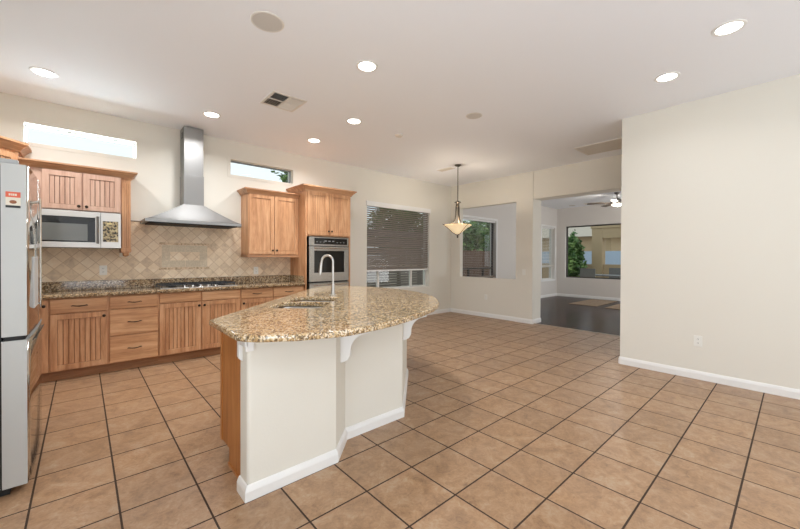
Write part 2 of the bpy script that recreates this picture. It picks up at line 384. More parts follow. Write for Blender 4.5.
wall_x('wall_dining_doorway', XD, XD+DW, 1.467, 3.885, [(1.55, 3.52, 0, 2.50)])
# the pier beside the doorway stands a little proud of the half wall
wall_x('wall_dining_pier', XD-0.018, XD, 3.52, 3.885, [])
wall_x('wall_right', XR, XR+0.15, YB, YR, [])
wall_y('wall_right_return', YR-0.15, YR, XR+0.15, XD+DW, [])
wall_x('wall_left', XL-T, XL, YB, YK, [(-2.5, 0.7, 0.1, 2.4)])  # hole added out of view for the side fill light
struct(B().box(XL-3.0, XL-T-0.01, YB-T, 1.5, 2.6, 2.7).obj('sky_blocker_side', 'ceiling'))  # unseen slab added to keep sky light out of the side opening
struct(B().box(XL-T, XR+0.15, YB-3.4, YB-T-0.01, 2.6, 2.7).obj('sky_blocker_rear', 'ceiling'))  # unseen slab added to block the sky above the rear opening
wall_y('wall_behind_camera', YB-T, YB, XL-T, XR+0.15, [(-0.7, 4.5, 0.1, 2.4)])  # opening invented for the rear fill light
wall_x('wall_far', XF, XF+T, -1.0, YK, [(2.7, 5.35, 0.66, 2.42)], 'wall2')
wall_y('wall_family_room_near', -1.2, -1.0, XD+DW, XF+T, [(7.8, 11.8, 0.1, 2.3)], 'wall2')  # opening added, unseen, to brighten the family room
wall_x('wall_family_room_left', XD+DW-0.01, XD+DW+0.14, -1.0, 1.3, [], 'wall2')
BP = [(0, 0), (0.016, 0), (0.016, 0.06), (0.012, 0.074), (0.006, 0.088), (0, 0.09)]
struct(B().sweep([(XR, YR+0.0), (XR, YB)][::-1], [(-o, z) for o, z in BP]).obj('baseboard_right', 'white'))
struct(B().sweep([(3.45, YK), (XD, YK), (XD, 3.885), (XD-0.018, 3.885), (XD-0.018, 3.52), (XD+DW, 3.52)], BP).obj('baseboard_dining', 'white'))
struct(B().sweep([(XD+DW, 3.52), (XD+DW, 3.885), (XD+0.11, 3.885), (XD+0.11, YK), (XF, YK), (XF, -1.0)], BP).obj('baseboard_far', 'white'))
struct(B().sweep([(XR, YR), (XD, YR)], [(-o, z) for o, z in BP]).obj('baseboard_return', 'white'))

def window(idx, hole, mullx=(), mullz=(), fm='frame', y=YK, depth=0.09, fwid=0.03):
    x0, x1, z0, z1 = hole; fw = fwid; b = B(); ya, yb = y+depth, y+depth+0.05
    b.box(x0, x0+fw, ya, yb, z0, z1).box(x1-fw, x1, ya, yb, z0, z1).box(x0+fw, x1-fw, ya, yb, z0, z0+fw).box(x0+fw, x1-fw, ya, yb, z1-fw, z1)
    for mxx in mullx: b.box(mxx-0.02, mxx+0.02, ya-0.005, yb, z0+fw, (mullz[0]-0.02) if mullz else z1-fw)
    for mz in mullz: b.box(x0+fw, x1-fw, ya-0.005, yb, mz-0.02, mz+0.02)
    o = struct(b.obj('window_%d' % idx, fm))
    B().box(x0+fw*0.5, x1-fw*0.5, ya+0.02, ya+0.026, z0+fw*0.5, z1-fw*0.5).obj('pane', 'glass', o)
    return o
M['greyframe'] = mat('grey_window_frame', (150, 150, 148), 0.5)
window(1, W1, fm='greyframe', fwid=0.012); window(2, W2, fm='greyframe', fwid=0.012)
window(3, W3, mullx=(4.53, 5.46), mullz=(1.055,), fm='frame')
window(4, W4, mullx=(7.55, 8.2), mullz=(1.03,), fm='darkframe'); window(5, W5, mullz=(1.03,), fm='frame')
def casing(n_, hole, y=YK):
    x0, x1, z0, z1 = hole; c = 0.06; b = B()
    b.box(x0-c, x0, y-0.014, y, z0-c, z1+c).box(x1, x1+c, y-0.014, y, z0-c, z1+c).box(x0, x1, y-0.014, y, z1, z1+c).box(x0, x1, y-0.02, y, z0-c, z0)
    struct(b.obj('trim_%d' % n_, 'white', bevel=0.003))
casing(2, (W4[0]+0.02, W4[1], W4[2], W4[3])); casing(3, W5)
# thin raised surround of each clerestory window
for k, (x0, x1, z0, z1) in ((4, W1), (5, W2)):
    c = 0.04; b = B()
    b.box(x0-c, x0, YK-0.006, YK, z0-c, z1+c).box(x1, x1+c, YK-0.006, YK, z0-c, z1+c).box(x0, x1, YK-0.006, YK, z1, z1+c).box(x0, x1, YK-0.006, YK, z0-c, z0)
    struct(b.obj('trim_%d' % k, 'wall'))
# far picture window
b = B(); xa = XF+0.08
for q in ((2.7, 2.74, .66, 2.42), (5.31, 5.35, .66, 2.42), (2.74, 5.31, .66, .70), (2.74, 5.31, 2.38, 2.42)): b.box(xa, xa+0.05, *q)
o = struct(b.obj('window_6', 'darkframe')); B().box(xa+0.02, xa+0.026, 2.72, 5.33, 0.68, 2.40).obj('pane', 'glass', o)

# ================================================================== CABINETS
def door(parent, x0, x1, z0, z1, style='bead', wm='wood', knob=None, y=0.0, name='door'):
    """framed door, front toward -y at y-0.02; knob = (x,z)"""
    st = 0.055; yf = y-0.02; b = B()
    b.box(x0, x0+st, yf, y, z0, z1).box(x1-st, x1, yf, y, z0, z1).box(x0+st, x1-st, yf, y, z0, z0+st).box(x0+st, x1-st, yf, y, z1-st, z1)
    px0, px1 = x0+st, x1-st; b.mi = 1
    b.box(px0, px1, yf+0.013, y, z0+st, z1-st); b.mi = 0
    # thin dark sticking line shows between frame and panel
    if style == 'bead':
        g = 0.0065; n_ = max(3, round((px1-px0)/0.043)); w_ = (px1-px0)/n_
        for i in range(n_): b.box(px0+i*w_+g/2, px0+(i+1)*w_-g/2, yf+0.0075, yf+0.0135, z0+st+0.003, z1-st-0.003)
    elif style == 'fine':
        g = 0.003; n_ = max(3, round((px1-px0)/0.04)); w_ = (px1-px0)/n_
        for i in range(n_): b.box(px0+i*w_+g/2, px0+(i+1)*w_-g/2, yf+0.009, yf+0.0135, z0+st+0.002, z1-st-0.002)
    else: b.box(px0+0.002, px1-0.002, yf+0.009, yf+0.0135, z0+st+0.002, z1-st-0.002)
    d = b.obj(name, [wm, 'glazedark' if wm == 'woodpink' else 'glaze'], parent, bevel=0.0015)
    if knob:
        kx, kz = knob; kb = B(); kb.lathe([(0.006, 0), (0.006, 0.012), (0.014, 0.018), (0.016, 0.025), (0.011, 0.03), (0.001, 0.032)], seg=16)
        for v_ in kb.bm.verts: x_, y_, z_ = v_.co; v_.co = (kx+x_, yf-z_, kz+y_)
        kb.obj('knob', 'bronze', d, smooth=True)
    return d
def drawer(parent, x0, x1, z0, z1, pull=True, wm='woodh'):
    b = B().box(x0, x1, -0.02, 0, z0, z1); d = b.obj('drawer', wm, parent, bevel=0.004)
    if pull:
        cx, cz = (x0+x1)/2, (z0+z1)/2; L = 0.055; kb = B()
        pts = [(cx-L-0.012, -0.030, cz-0.003), (cx-L, -0.036, cz+0.001), (cx-L*0.5, -0.046, cz-0.004), (cx, -0.049, cz-0.006), (cx+L*0.5, -0.046, cz-0.004), (cx+L, -0.036, cz+0.001), (cx+L+0.012, -0.030, cz-0.003)]
        kb.tube(pts, [0.003, 0.005, 0.0045, 0.006, 0.0045, 0.005, 0.003], 8)
        kb.tube([(cx-L, -0.019, cz), (cx-L, -0.036, cz+0.001)], 0.004, 8).tube([(cx+L, -0.019, cz), (cx+L, -0.036, cz+0.001)], 0.004, 8)
        kb.obj('drawer_pull', 'bronze', d, smooth=True)
    return d
def base_cab(label, x0, x1, fronts, depth=0.488, loc=None, rz=0.0, group='base cabinets under the long granite counter'):
    t = thing('base_cabinet', label, 'cabinet', loc or (x0, 5.15, 0), rz, group); w_ = x1-x0
    B().box(0, w_, 0, depth, 0.105, 0.874).obj('body', 'wood', t)
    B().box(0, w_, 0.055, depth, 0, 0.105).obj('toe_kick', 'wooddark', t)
    for fr in fronts:
        if fr[0] == 'door': door(t, *fr[1:5], style='bead', knob=fr[5] if len(fr) > 5 else None)
        else: drawer(t, *fr[1:5], pull=fr[5] if len(fr) > 5 else True)
    return t
G = 0.012
w_ = 0.47
base_cab('corner base cabinet mostly hidden behind the fridge, with a knob at its right edge', -0.60, -0.262, [('door', 0.02, 0.335, 0.115, 0.862, (0.305, 0.80))])
base_cab('base cabinet with one drawer over one beadboard door, nearest the fridge', -0.262, 0.215, [('drawer', G, 0.468, 0.715, 0.862), ('door', G, 0.468, 0.115, 0.703, (0.44, 0.66))])
base_cab('base cabinet with three plain drawers', 0.215, 0.688, [('drawer', 0.014, 0.462, 0.722, 0.862), ('drawer', 0.014, 0.462, 0.418, 0.712), ('drawer', 0.014, 0.462, 0.115, 0.408)])
base_cab('wide base cabinet under the cooktop with two false drawer fronts and two doors', 0.688, 1.63, [('drawer', 0.01, 0.452, 0.75, 0.862, False), ('drawer', 0.468, 0.932, 0.75, 0.862, False),
    ('door', 0.01, 0.452, 0.115, 0.738, (0.43, 0.69)), ('door', 0.468, 0.932, 0.115, 0.738, (0.492, 0.69))])
base_cab('base cabinet just right of the cooktop, drawer over door, partly hidden by the island', 1.63, 2.085, [('drawer', G, 0.443, 0.735, 0.862), ('door', G, 0.443, 0.115, 0.722, (0.04, 0.67))])
base_cab('base cabinet beside the oven tower, drawer over door, partly hidden by the island', 2.085, 2.585, [('drawer', G, 0.488, 0.735, 0.862), ('door', G, 0.488, 0.115, 0.722, (0.46, 0.67))])
# run along the left wall between fridge and corner (seen in the fridge door's reflection)
base_cab('base cabinet on the left wall between fridge and corner', 0, 1.24, [('drawer', G, 0.61, 0.735, 0.862), ('drawer', 0.63, 1.228, 0.735, 0.862), ('door', G, 0.61, 0.115, 0.722, (0.58, 0.67)), ('door', 0.63, 1.228, 0.115, 0.722, (0.66, 0.67))],
         depth=0.488, loc=(-0.62, 3.86, 0), rz=PI/2)

CROWN = [(0, 0), (0.012, 0), (0.016, 0.012), (0.03, 0.03), (0.05, 0.05), (0.062, 0.056), (0.062, 0.072), (0, 0.072)]
def crown(parent, path, z, k=1.0, name='crown_moulding'):
    return B().sweep(path, [(o*k, z+h*k) for o, h in CROWN]).obj(name, 'crown', parent)

# wall cabinet above the microwave
t = thing('wall_cabinet', 'pinkish maple wall cabinet with two beadboard doors and fluted pilaster above the microwave', 'cabinet', (-0.485, 5.33, 1.82), 0, 'upper wall cabinets')
w_ = 0.83
B().box(0, w_, 0, 0.31, 0, 0.43).obj('body', 'woodpink', t)
door(t, 0.17, 0.482, 0.006, 0.418, 'bead', 'woodpink', (0.458, 0.045)); door(t, 0.497, 0.822, 0.006, 0.418, 'bead', 'woodpink', (0.522, 0.045))
b = B(); b.box(w_, w_+0.09, 0, 0.31, -0.46, 0.43)
for i in range(4): b.box(w_+0.006+i*0.021, w_+0.021+i*0.021, -0.008, 0, -0.40, 0.36)
b.box(w_-0.004, w_+0.094, -0.014, 0, -0.445, -0.425)
b.prism([(w_-0.002, -0.014), (w_+0.092, -0.014), (w_+0.092, 0.05), (w_-0.002, 0.05)], -0.425, -0.41)
b.lathe([(0.001, -0.51), (0.02, -0.505), (0.032, -0.49), (0.03, -0.475), (0.034, -0.46)], c=(w_+0.045, 0.05), seg=16)
b.obj('pilaster', 'wood', t, bevel=0.0015)
crown(t, [(0, 0), (w_+0.09, 0), (w_+0.09, 0.31)], 0.425, 1.0)
# diagonal corner wall cabinet
t = thing('wall_cabinet', 'taller diagonal corner wall cabinet above the fridge at the left edge', 'cabinet', (-0.81, 5.02, 1.40), PI/4, 'upper wall cabinets')
cc, ss = math.cos(-PI/4), math.sin(-PI/4)
def rl(x, y): x -= -0.81; y -= 5.02; return (x*cc-y*ss, x*ss+y*cc)
poly = [rl(-0.488, 5.342), rl(-0.488, YK-0.003), rl(XL+0.003, YK-0.003), rl(XL+0.003, 5.02), rl(-0.81, 5.02)]
b = B().prism(poly, 0, 1.0); b.obj('body', 'wood', t)
door(t, 0.025, 0.43, 0.02, 0.955, 'bead', 'wood', (0.40, 0.06))
crown(t, [rl(XL+0.003, 5.02), (0, 0), rl(-0.488, 5.342), rl(-0.488, YK-0.003)], 0.985, 1.25)
# right wall cabinet
t = thing('wall_cabinet', 'maple wall cabinet with two plain-panelled doors between hood and oven tower', 'cabinet', (1.80, 5.33, 1.33), 0, 'upper wall cabinets')
B().box(0, 0.785, 0, 0.31, 0.0, 0.93).obj('body', 'wood', t)
door(t, 0.008, 0.378, 0.03, 0.912, 'plain', 'wood', (0.352, 0.085)); door(t, 0.388, 0.762, 0.03, 0.912, 'plain', 'wood', (0.414, 0.085))
b = B().sweep([(0, 0.31), (0, 0), (0.785, 0)], [(0, -0.02), (0.006, -0.02), (0.01, -0.012), (0.01, 0.012), (0, 0.014)]); b.obj('light_rail', 'crown', t)
crown(t, [(0, 0.31), (0, 0), (0.785, 0)], 0.915, 1.0)
# tall oven cabinet, built as an open tower around the ovens
t = thing('oven_tower_cabinet', 'tall maple tower cabinet housing the double wall oven', 'cabinet', (2.588, 5.10, 0), 0)
w_ = 0.832; b = B(); d_ = 0.537
b.box(0, 0.022, 0, d_, 0.1, 2.37).box(w_-0.022, w_, 0, d_, 0.1, 2.37).box(0.022, w_-0.022, 0, d_, 1.655, 2.37).box(0.022, w_-0.022, 0, d_, 0.1, 0.30).box(0.022, w_-0.022, d_-0.02, d_, 0.3, 1.655)
b.obj('body', 'wood', t)
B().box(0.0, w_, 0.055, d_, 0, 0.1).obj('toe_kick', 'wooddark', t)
door(t, 0.03, 0.415, 1.672, 2.352, 'fine', 'wood', (0.39, 1.735)); door(t, 0.423, 0.81, 1.672, 2.352, 'fine', 'wood', (0.449, 1.735))
crown(t, [(0, d_), (0, 0), (w_, 0), (w_, d_)], 2.35, 1.25)
# double wall oven
t = thing('double_wall_oven', 'stainless steel double wall oven with black windows', 'oven', (2.64, 5.10, 0), 0); w_ = 0.728
B().box(0, w_, 0.001, 0.50, 0.315, 1.64).obj('body', 'black', t)
B().box(0, w_, -0.022, 0.0, 1.50, 1.64).obj('control_fascia', 'steel', t, bevel=0.002)
b = B().box(0.09, 0.70, -0.025, -0.022, 1.525, 1.622); o = b.obj('display', 'blackglass', t)
M['print'] = mat('oven_print', (150, 150, 148), 0.4)
for i in range(9):
    if i in (3, 4, 5): B().box(0.27+(i-3)*0.07, 0.31+(i-3)*0.07, -0.0262, -0.025, 1.57, 1.585).obj('button', 'print', o)
    else: B().box(0.12+i*0.062, 0.15+i*0.062, -0.0262, -0.025, 1.555, 1.563).obj('button', 'print', o)
for (z0, z1) in ((0.93, 1.487), (0.325, 0.905)):
    b = B(); wz0, wz1 = z0+0.14, z1-0.067
    b.box(0, 0.085, -0.03, 0, z0, z1).box(w_-0.085, w_, -0.03, 0, z0, z1).box(0.085, w_-0.085, -0.03, 0, z0, wz0).box(0.085, w_-0.085, -0.03, 0, wz1, z1)
    d = b.obj('oven_door', 'steel', t, bevel=0.002)
    B().box(0.085, w_-0.085, -0.026, -0.004, wz0, wz1).obj('window', 'blackglass', d)
    hb = B(); hz = z1-0.024
    hb.tube([(0.05, -0.075, hz), (w_-0.05, -0.075, hz)], 0.012, 12).tube([(0.075, -0.028, hz), (0.075, -0.075, hz)], 0.009, 8).tube([(w_-0.075, -0.028, hz), (w_-0.075, -0.075, hz)], 0.009, 8)
    hb.obj('handle', 'chrome', d, smooth=True)
# microwave
t = thing('microwave', 'wide stainless microwave with black keypad hung under the left wall cabinet', 'microwave', (-0.425, 5.262, 1.41), 0); w_ = 0.763
B().box(0, w_, 0.022, 0.36, 0, 0.405).obj('body', 'black', t)
b = B(); dx = 0.58
b.box(0, 0.03, 0, 0.02, 0.0, 0.40).box(0.535, dx, 0, 0.02, 0.06, 0.335).box(0.0, dx, 0, 0.02, 0.335, 0.40).box(0.0, dx, 0, 0.02, 0, 0.06)
d = b.obj('door', 'microfront', t, bevel=0.002)
B().box(0.03, 0.535, 0.004, 0.018, 0.06, 0.335).obj('window', 'blackglass', d)
B().box(0.05, 0.47, 0.002, 0.004, 0.075, 0.26).obj('mesh_screen', 'microglass', d)
B().box(0.48, 0.545, 0.0015, 0.004, 0.062, 0.333).obj('door_edge_glass', 'blackglass', d)
B().tube([(0.556, -0.035, 0.045), (0.556, -0.035, 0.35)], 0.011, 12).tube([(0.556, 0.001, 0.07), (0.556, -0.035, 0.07)], 0.007, 8).tube([(0.556, 0.001, 0.325), (0.556, -0.035, 0.325)], 0.007, 8).obj('handle', 'darksteel', d, smooth=True)
b = B(); b.box(dx+0.003, w_, 0, 0.02, 0, 0.40); cp = b.obj('control_panel', 'microfront', t, bevel=0.002)
B().box(dx+0.02, w_-0.025, -0.003, 0.0, 0.07, 0.305).obj('keypad', 'micropanel', cp)
B().box(dx+0.055, dx+0.10, -0.0045, -0.003, 0.268, 0.288).obj('display', mat('amber_display', (214, 196, 140), 0.4), cp)
# range hood
t = thing('range_hood', 'stainless chimney range hood with pyramid canopy over the cooktop', 'hood', (1.10, 5.135, 1.735), 0)
b = B(); b.box(-0.545, 0.545, 0, 0.487, 0, 0.036)
base = [(-0.535, 0.01), (0.535, 0.01), (0.535, 0.487), (-0.535, 0.487)]; top = [(-0.105, 0.235), (0.133, 0.235), (0.133, 0.487), (-0.105, 0.487)]
va = [b.bm.verts.new((x, y, 0.036)) for x, y in base]; rings = [va]
for k in range(1, 9):
    f = k/8; g_ = f**1.0; zz = 0.036 + 0.235*(f**1.12)
    rings.append([b.bm.verts.new((x0+(x1-x0)*g_, y0+(y1-y0)*g_, zz)) for (x0, y0), (x1, y1) in zip(base, top)])
for a_, b_ in zip(rings, rings[1:]):
    for i in range(4): b.bm.faces.new((a_[i], a_[(i+1) % 4], b_[(i+1) % 4], b_[i]))
b.bm.faces.new(rings[-1]); b.bm.faces.new(va[::-1])
b.obj('canopy', 'steelv', t)
B().box(-0.50, 0.50, 0.03, 0.46, -0.012, 0.0).obj('filter', 'gasket', t)
b = B().box(-0.105, 0.133, 0.235, 0.487, 0.271, 0.665); b.obj('chimney', 'steelv', t, bevel=0.002)
b = B().box(-0.1, 0.128, 0.24, 0.487, 0.665, 1.30); ch = b.obj('chimney', 'steelv', t, bevel=0.002)
b = B()
for i in range(4): b.box(-0.102, -0.1, 0.30, 0.40, 1.16+i*0.022, 1.17+i*0.022)
b.obj('vent_slot', 'gasket', ch)

# ------------------------------------------------------------------ countertop and splash
def offset_fill(name, outline, holes, z0, z1, m_, parent=None, bev=0.008):
    cu = bpy.data.curves.new(name, 'CURVE'); cu.dimensions = '2D'; cu.fill_mode = 'BOTH'
    for pl in [outline] + holes:
        sp = cu.splines.new('POLY'); sp.points.add(len(pl)-1); sp.use_cyclic_u = True
        for q, (x, y) in zip(sp.points, pl): q.co = (x, y, 0, 1)
    cu.extrude = (z1-z0)/2-bev; cu.bevel_depth = bev; cu.bevel_resolution = 2; cu.offset = -bev
    tmp = bpy.data.objects.new(name, cu); C.objects.link(tmp)
    dg = bpy.context.evaluated_depsgraph_get(); me = bpy.data.meshes.new_from_object(tmp.evaluated_get(dg))
    bpy.data.objects.remove(tmp); me.name = name; me.materials.clear(); me.materials.append(M[m_])
    o = bpy.data.objects.new(name, me); C.objects.link(o); o.location = (0, 0, (z0+z1)/2)
    if parent: o.parent = parent
    return o
ct = offset_fill('countertop', [(XL+0.002, 3.84), (-0.60, 3.84), (-0.60, 5.10), (2.583, 5.10), (2.583, YK-0.002), (XL+0.002, YK-0.002)], [], 0.876, 0.914, 'granite_shade')
tag(ct, 'speckled granite countertop along the kitchen wall, shade painted into its colour', 'countertop')
b = B().box(XL+0.02, 2.565, YK-0.024, YK-0.002, 0.9145, 1.022).box(2.565, 2.5865, 5.14, YK-0.024, 0.9145, 1.022)
tag(b.obj('granite_upstand', 'granite_shade', bevel=0.003), 'low granite upstand behind the long kitchen countertop', 'backsplash')
# travertine backsplash
t = thing('tile_backsplash', 'beige travertine backsplash of diagonal square tiles', 'backsplash', (1.06, YK-0.002, 1.023), 0)
b = B(); b.box(XL+0.02-1.06, -0.485-1.06, -0.008, 0, 0, 0.376).box(-0.485-1.06, 0.345-1.06, -0.008, 0, 0, 0.386).box(0.437-1.06, 1.798-1.06, -0.008, 0, 0, 0.737).box(0.345-1.06, 0.437-1.06, -0.008, 0, 0, 0.286).box(1.798-1.06, 2.586-1.06, -0.008, 0, 0, 0.282)
b.obj('tile_field', 'travertine', t)
B().box(0.437-1.06, 1.798-1.06, -0.014, 0, 0.738, 0.748).obj('edge_trim', mat('bullnose_edge', (128, 112, 94), 0.5), t)
b = B(); z0, z1, x0, x1 = 0.150, 0.447, -0.272, 0.272; bw = 0.095; hb = 0.09
b.box(x0, -0.003, -0.011, -0.008, z1-hb, z1).box(0.003, x1, -0.011, -0.008, z1-hb, z1).box(x0, -0.003, -0.011, -0.008, z0, z0+hb).box(0.003, x1, -0.011, -0.008, z0, z0+hb)
b.box(x0, x0+bw, -0.011, -0.008, z0+hb+0.003, z1-hb-0.003).box(x1-bw, x1, -0.011, -0.008, z0+hb+0.003, z1-hb-0.003)
b.obj('accent_frame', 'accent', t)
for zz in (z1+0.004, z0-0.034): B().box(x0-0.03, x1+0.03, -0.010, -0.008, zz, zz+0.03).obj('accent_liner', 'liner', t)
# cooktop
t = thing('gas_cooktop', 'black and stainless gas cooktop set on the long granite counter', 'cooktop', (0.70, 5.155, 0.9145), 0); w_ = 0.90
B().box(0, w_, 0, 0.44, 0, 0.012).obj('tray', 'steel', t, bevel=0.003)
for i in range(3):
    x0 = 0.02+i*0.29; x1 = x0+0.28; b = B(); z0, z1 = 0.0125, 0.052
    for (a, c_) in ((x0, x0+0.012), (x1-0.012, x1)): b.box(a, c_, 0.05, 0.43, z1-0.014, z1)
    for yy in (0.05, 0.235, 0.418): b.box(x0+0.012, x1-0.012, yy, yy+0.012, z1-0.014, z1)
    b.box((x0+x1)/2-0.006, (x0+x1)/2+0.006, 0.062, 0.418, z1-0.012, z1-0.001)
    for xx in (x0, x1-0.012):
        for yy in (0.05, 0.418): b.box(xx, xx+0.012, yy, yy+0.012, z0, z1-0.014)
    b.obj('grate', 'iron', t)
for (bx, by) in ((0.16, 0.14), (0.16, 0.33), (0.45, 0.24), (0.74, 0.14), (0.74, 0.33)):
    B().lathe([(0.05, 0.0125), (0.05, 0.02), (0.034, 0.022), (0.034, 0.03), (0.001, 0.031)], c=(bx, by), seg=20).obj('burner', 'black', t, smooth=True)
for i in range(5): B().lathe([(0.017, 0.0125), (0.016, 0.035), (0.001, 0.036)], c=(0.27+i*0.09, 0.026), seg=16).obj('knob', 'chrome', t, smooth=True)

# ------------------------------------------------------------------ refrigerator
FX, FY0, FY1 = -0.226, 2.852, 3.762
t = thing('refrigerator', 'stainless french-door refrigerator with bottom freezer at the left edge', 'refrigerator', (-0.68, 3.33, 0), 0)
ox, oy = 0.68, -3.33
b = B().box(-1.06+ox, -0.335+ox, FY0+0.012+oy, FY1-0.012+oy, 0.03, 1.785); b.obj('body', 'fridgebody', t, bevel=0.006)
B().box(-1.0+ox, -0.30+ox, FY0+0.03+oy, FY1-0.03+oy, 0.0, 0.03).obj('base_grille', 'gasket', t)
def fdoor(name, y0, y1, z0, z1, m2='fridgefront'):
    """door slab with a gently bowed polished front; sides are satin"""
    b = B(); n_ = 10; ym, hw = (FY0+FY1)/2, (FY1-FY0)/2; pts = []
    for i in range(n_+1):
        y_ = y0+(y1-y0)*i/n_; q = (y_-ym)/hw; pts.append((FX+ox+0.010*(1-q*q)-0.004*max(0, abs(q)-0.9)*10, y_+oy))
    xb = -0.326+ox
    lo = [b.bm.verts.new((x, y, z0)) for x, y in pts]; hi = [b.bm.verts.new((x, y, z1)) for x, y in pts]
    a0, a1 = b.bm.verts.new((xb, y0+oy, z0)), b.bm.verts.new((xb, y0+oy, z1)); c0, c1 = b.bm.verts.new((xb, y1+oy, z0)), b.bm.verts.new((xb, y1+oy, z1))
    fs = [b.bm.faces.new((lo[i], lo[i+1], hi[i+1], hi[i])) for i in range(n_)]
    for f in fs: f.material_index = 1; f.smooth = True
    b.bm.faces.new((a0, lo[0], hi[0], a1)); b.bm.faces.new((lo[-1], c0, c1, hi[-1])); b.bm.faces.new((c0, a0, a1, c1))
    b.bm.faces.new([a0, c0] + lo[::-1]); b.bm.faces.new([a1] + hi + [c1])
    return b.obj(name, ['fridgeside', m2], t)
d1 = fdoor('door', FY0, 3.304, 0.872, 1.815); d2 = fdoor('door', 3.310, FY1, 0.872, 1.815); d3 = fdoor('freezer_drawer', FY0, FY1, 0.045, 0.848)
B().box(-0.3345+ox, -0.3265+ox, FY0+0.012+oy, FY1-0.012+oy, 0.05, 1.80).obj('gasket', 'gasket', t)
B().box(-0.318+ox, FX-0.012+ox, FY0+0.006+oy, FY1-0.006+oy, 0.849, 0.871).obj('seam', 'gasket', d3)
for yy, d in ((3.28, d1), (3.335, d2)):
    B().box(FX+0.019+ox, FX+0.026+ox, yy-0.004+oy, yy+0.004+oy, 0.98, 1.69).box(FX+0.004+ox, FX+0.019+ox, yy-0.003+oy, yy+0.003+oy, 1.0, 1.01).box(FX+0.004+ox, FX+0.019+ox, yy-0.003+oy, yy+0.003+oy, 1.66, 1.67).obj('handle', 'fridgefront', d, bevel=0.003)
B().box(FX+0.014+ox, FX+0.02+ox, 3.05+oy, 3.60+oy, 0.815, 0.825).box(FX+0.002+ox, FX+0.014+ox, 3.08+oy, 3.09+oy, 0.817, 0.823).box(FX+0.002+ox, FX+0.014+ox, 3.56+oy, 3.57+oy, 0.817, 0.823).obj('handle', 'darksteel', d3, bevel=0.003)
B().box(FX+0.001+ox, FX+0.0135+ox, 3.05+oy, 3.28+oy, 1.0, 1.31).obj('water_dispenser', 'dispenser', d1, bevel=0.004)
for yy in (FY0+0.035, FY1-0.035): B().box(-0.37+ox, -0.262+ox, yy-0.03+oy, yy+0.03+oy, 1.8155, 1.84).obj('hinge_cover', 'fridgebody', t, bevel=0.004)
st = B().box(-0.308+ox, -0.252+ox, FY0-0.0012+oy, FY0+oy, 1.575, 1.662).obj('energy_sticker', 'cream', d1)
B().box(-0.308+ox, -0.252+ox, FY0-0.0018+oy, FY0-0.0012+oy, 1.632, 1.662).obj('orange_band', 'orange', st)
B().box(-0.308+ox, -0.252+ox, FY0-0.0018+oy, FY0-0.0012+oy, 1.575, 1.588).obj('dark_band', 'black', st)
b = B()
for xx, ww in ((-0.296, 0.006), (-0.288, 0.004), (-0.282, 0.007), (-0.273, 0.007)): b.box(xx+ox, xx+ww+ox, FY0-0.0024+oy, FY0-0.0018+oy, 1.641, 1.652)
b.obj('lettering', 'cream', st)
B().prism([(-0.28+ox+0.014*math.cos(a*PI/8), 0+0.01*math.sin(a*PI/8)) for a in range(16)], 0, 0.0006).obj('food_picture', 'brownink', st, loc=(0, FY0-0.0012+oy, 1.607)).rotation_euler = (PI/2, 0, 0)

# ================================================================== ISLAND
isl = thing('kitchen_island', 'angled kitchen island with cream painted half wall and maple end', 'island', (1.6, 2.8, 0), 0)
ix, iy = -1.6, -2.8
def L(pl): return [(x+ix, y+iy) for x, y in pl]
outer = [(0.661, 2.08), (0.661, 1.965), (1.212, 1.965), (1.412, 2.165), (1.968, 2.165), (2.698, 2.895)]
inner = [(2.64, 2.975), (1.943, 2.278), (1.37, 2.278), (1.19, 2.078)]
# rounded bullnose on the near left corner
cor = [(0.661+0.022*(1-math.cos(a)), 1.965+0.022*(1-math.sin(a))) for a in [PI/2*k/5 for k in range(6)]]
ow = [(0.661, 2.078)] + cor + outer[2:]
b = B().prism(L(ow + inner + []), 0, 0.874); b.obj('half_wall', 'wall', isl)
BPI = [(0, 0), (0.018, 0), (0.018, 0.052), (0.014, 0.064), (0.007, 0.078), (0, 0.082)]
b = B().sweep(L([(0.661, 2.085), (0.661, 1.965), (1.212, 1.965), (1.412, 2.165), (1.968, 2.165), (2.698, 2.895)]), [(o, z) for o, z in BPI]); b.obj('baseboard', 'white', isl)
B().sweep(L([(0.661, 1.965), (1.212, 1.965)]), [(0, 0.84), (0.008, 0.84), (0.014, 0.852), (0.014, 0.874), (0, 0.874)]).obj('apron_trim', 'wall', isl)
b = B().box(0.646+ix, 0.692+ix, 1.946+iy, 1.965+iy, 0.805, 0.874).box(0.641+ix, 0.661+ix, 1.946+iy, 2.04+iy, 0.83, 0.874); b.obj('corner_block', 'white', isl, bevel=0.006)
# corbels
def corbel(cx, cy, ang, hgt=0.275, dep=0.20, th=0.045):
    """ang = outward direction in plan"""
    prof = [(0, 0), (dep, 0), (dep, -0.07)]
    for k in range(1, 10):
        a = k/9; prof.append((dep-(dep-0.07)*math.sin(a*PI/2), -0.07-0.12*(1-math.cos(a*PI/2))))
    prof += [(0.066, -hgt+0.05), (0.05, -hgt+0.02), (0.02, -hgt+0.006), (0.0, -hgt)]
    ux, uy = math.cos(ang), math.sin(ang); px, py = -uy, ux
    return B().extr([(cx+ix+ux*o-px*th/2, cy+iy+uy*o-py*th/2, 0.874+z) for o, z in prof], (px*th, py*th, 0)).obj('corbel', 'white', isl, bevel=0.003)
corbel(1.312, 2.065, -PI/4); corbel(2.078, 2.275, -PI/4); corbel(2.498, 2.695, -PI/4)
B().extr([(0.661+ix, 2.042+iy, 0.874), (0.641+ix, 2.042+iy, 0.874), (0.641+ix, 2.042+iy, 0.76), (0.648+ix, 2.042+iy, 0.745), (0.661+ix, 2.042+iy, 0.735)], (0, 0.034, 0)).obj('side_bracket', 'white', isl, bevel=0.002)
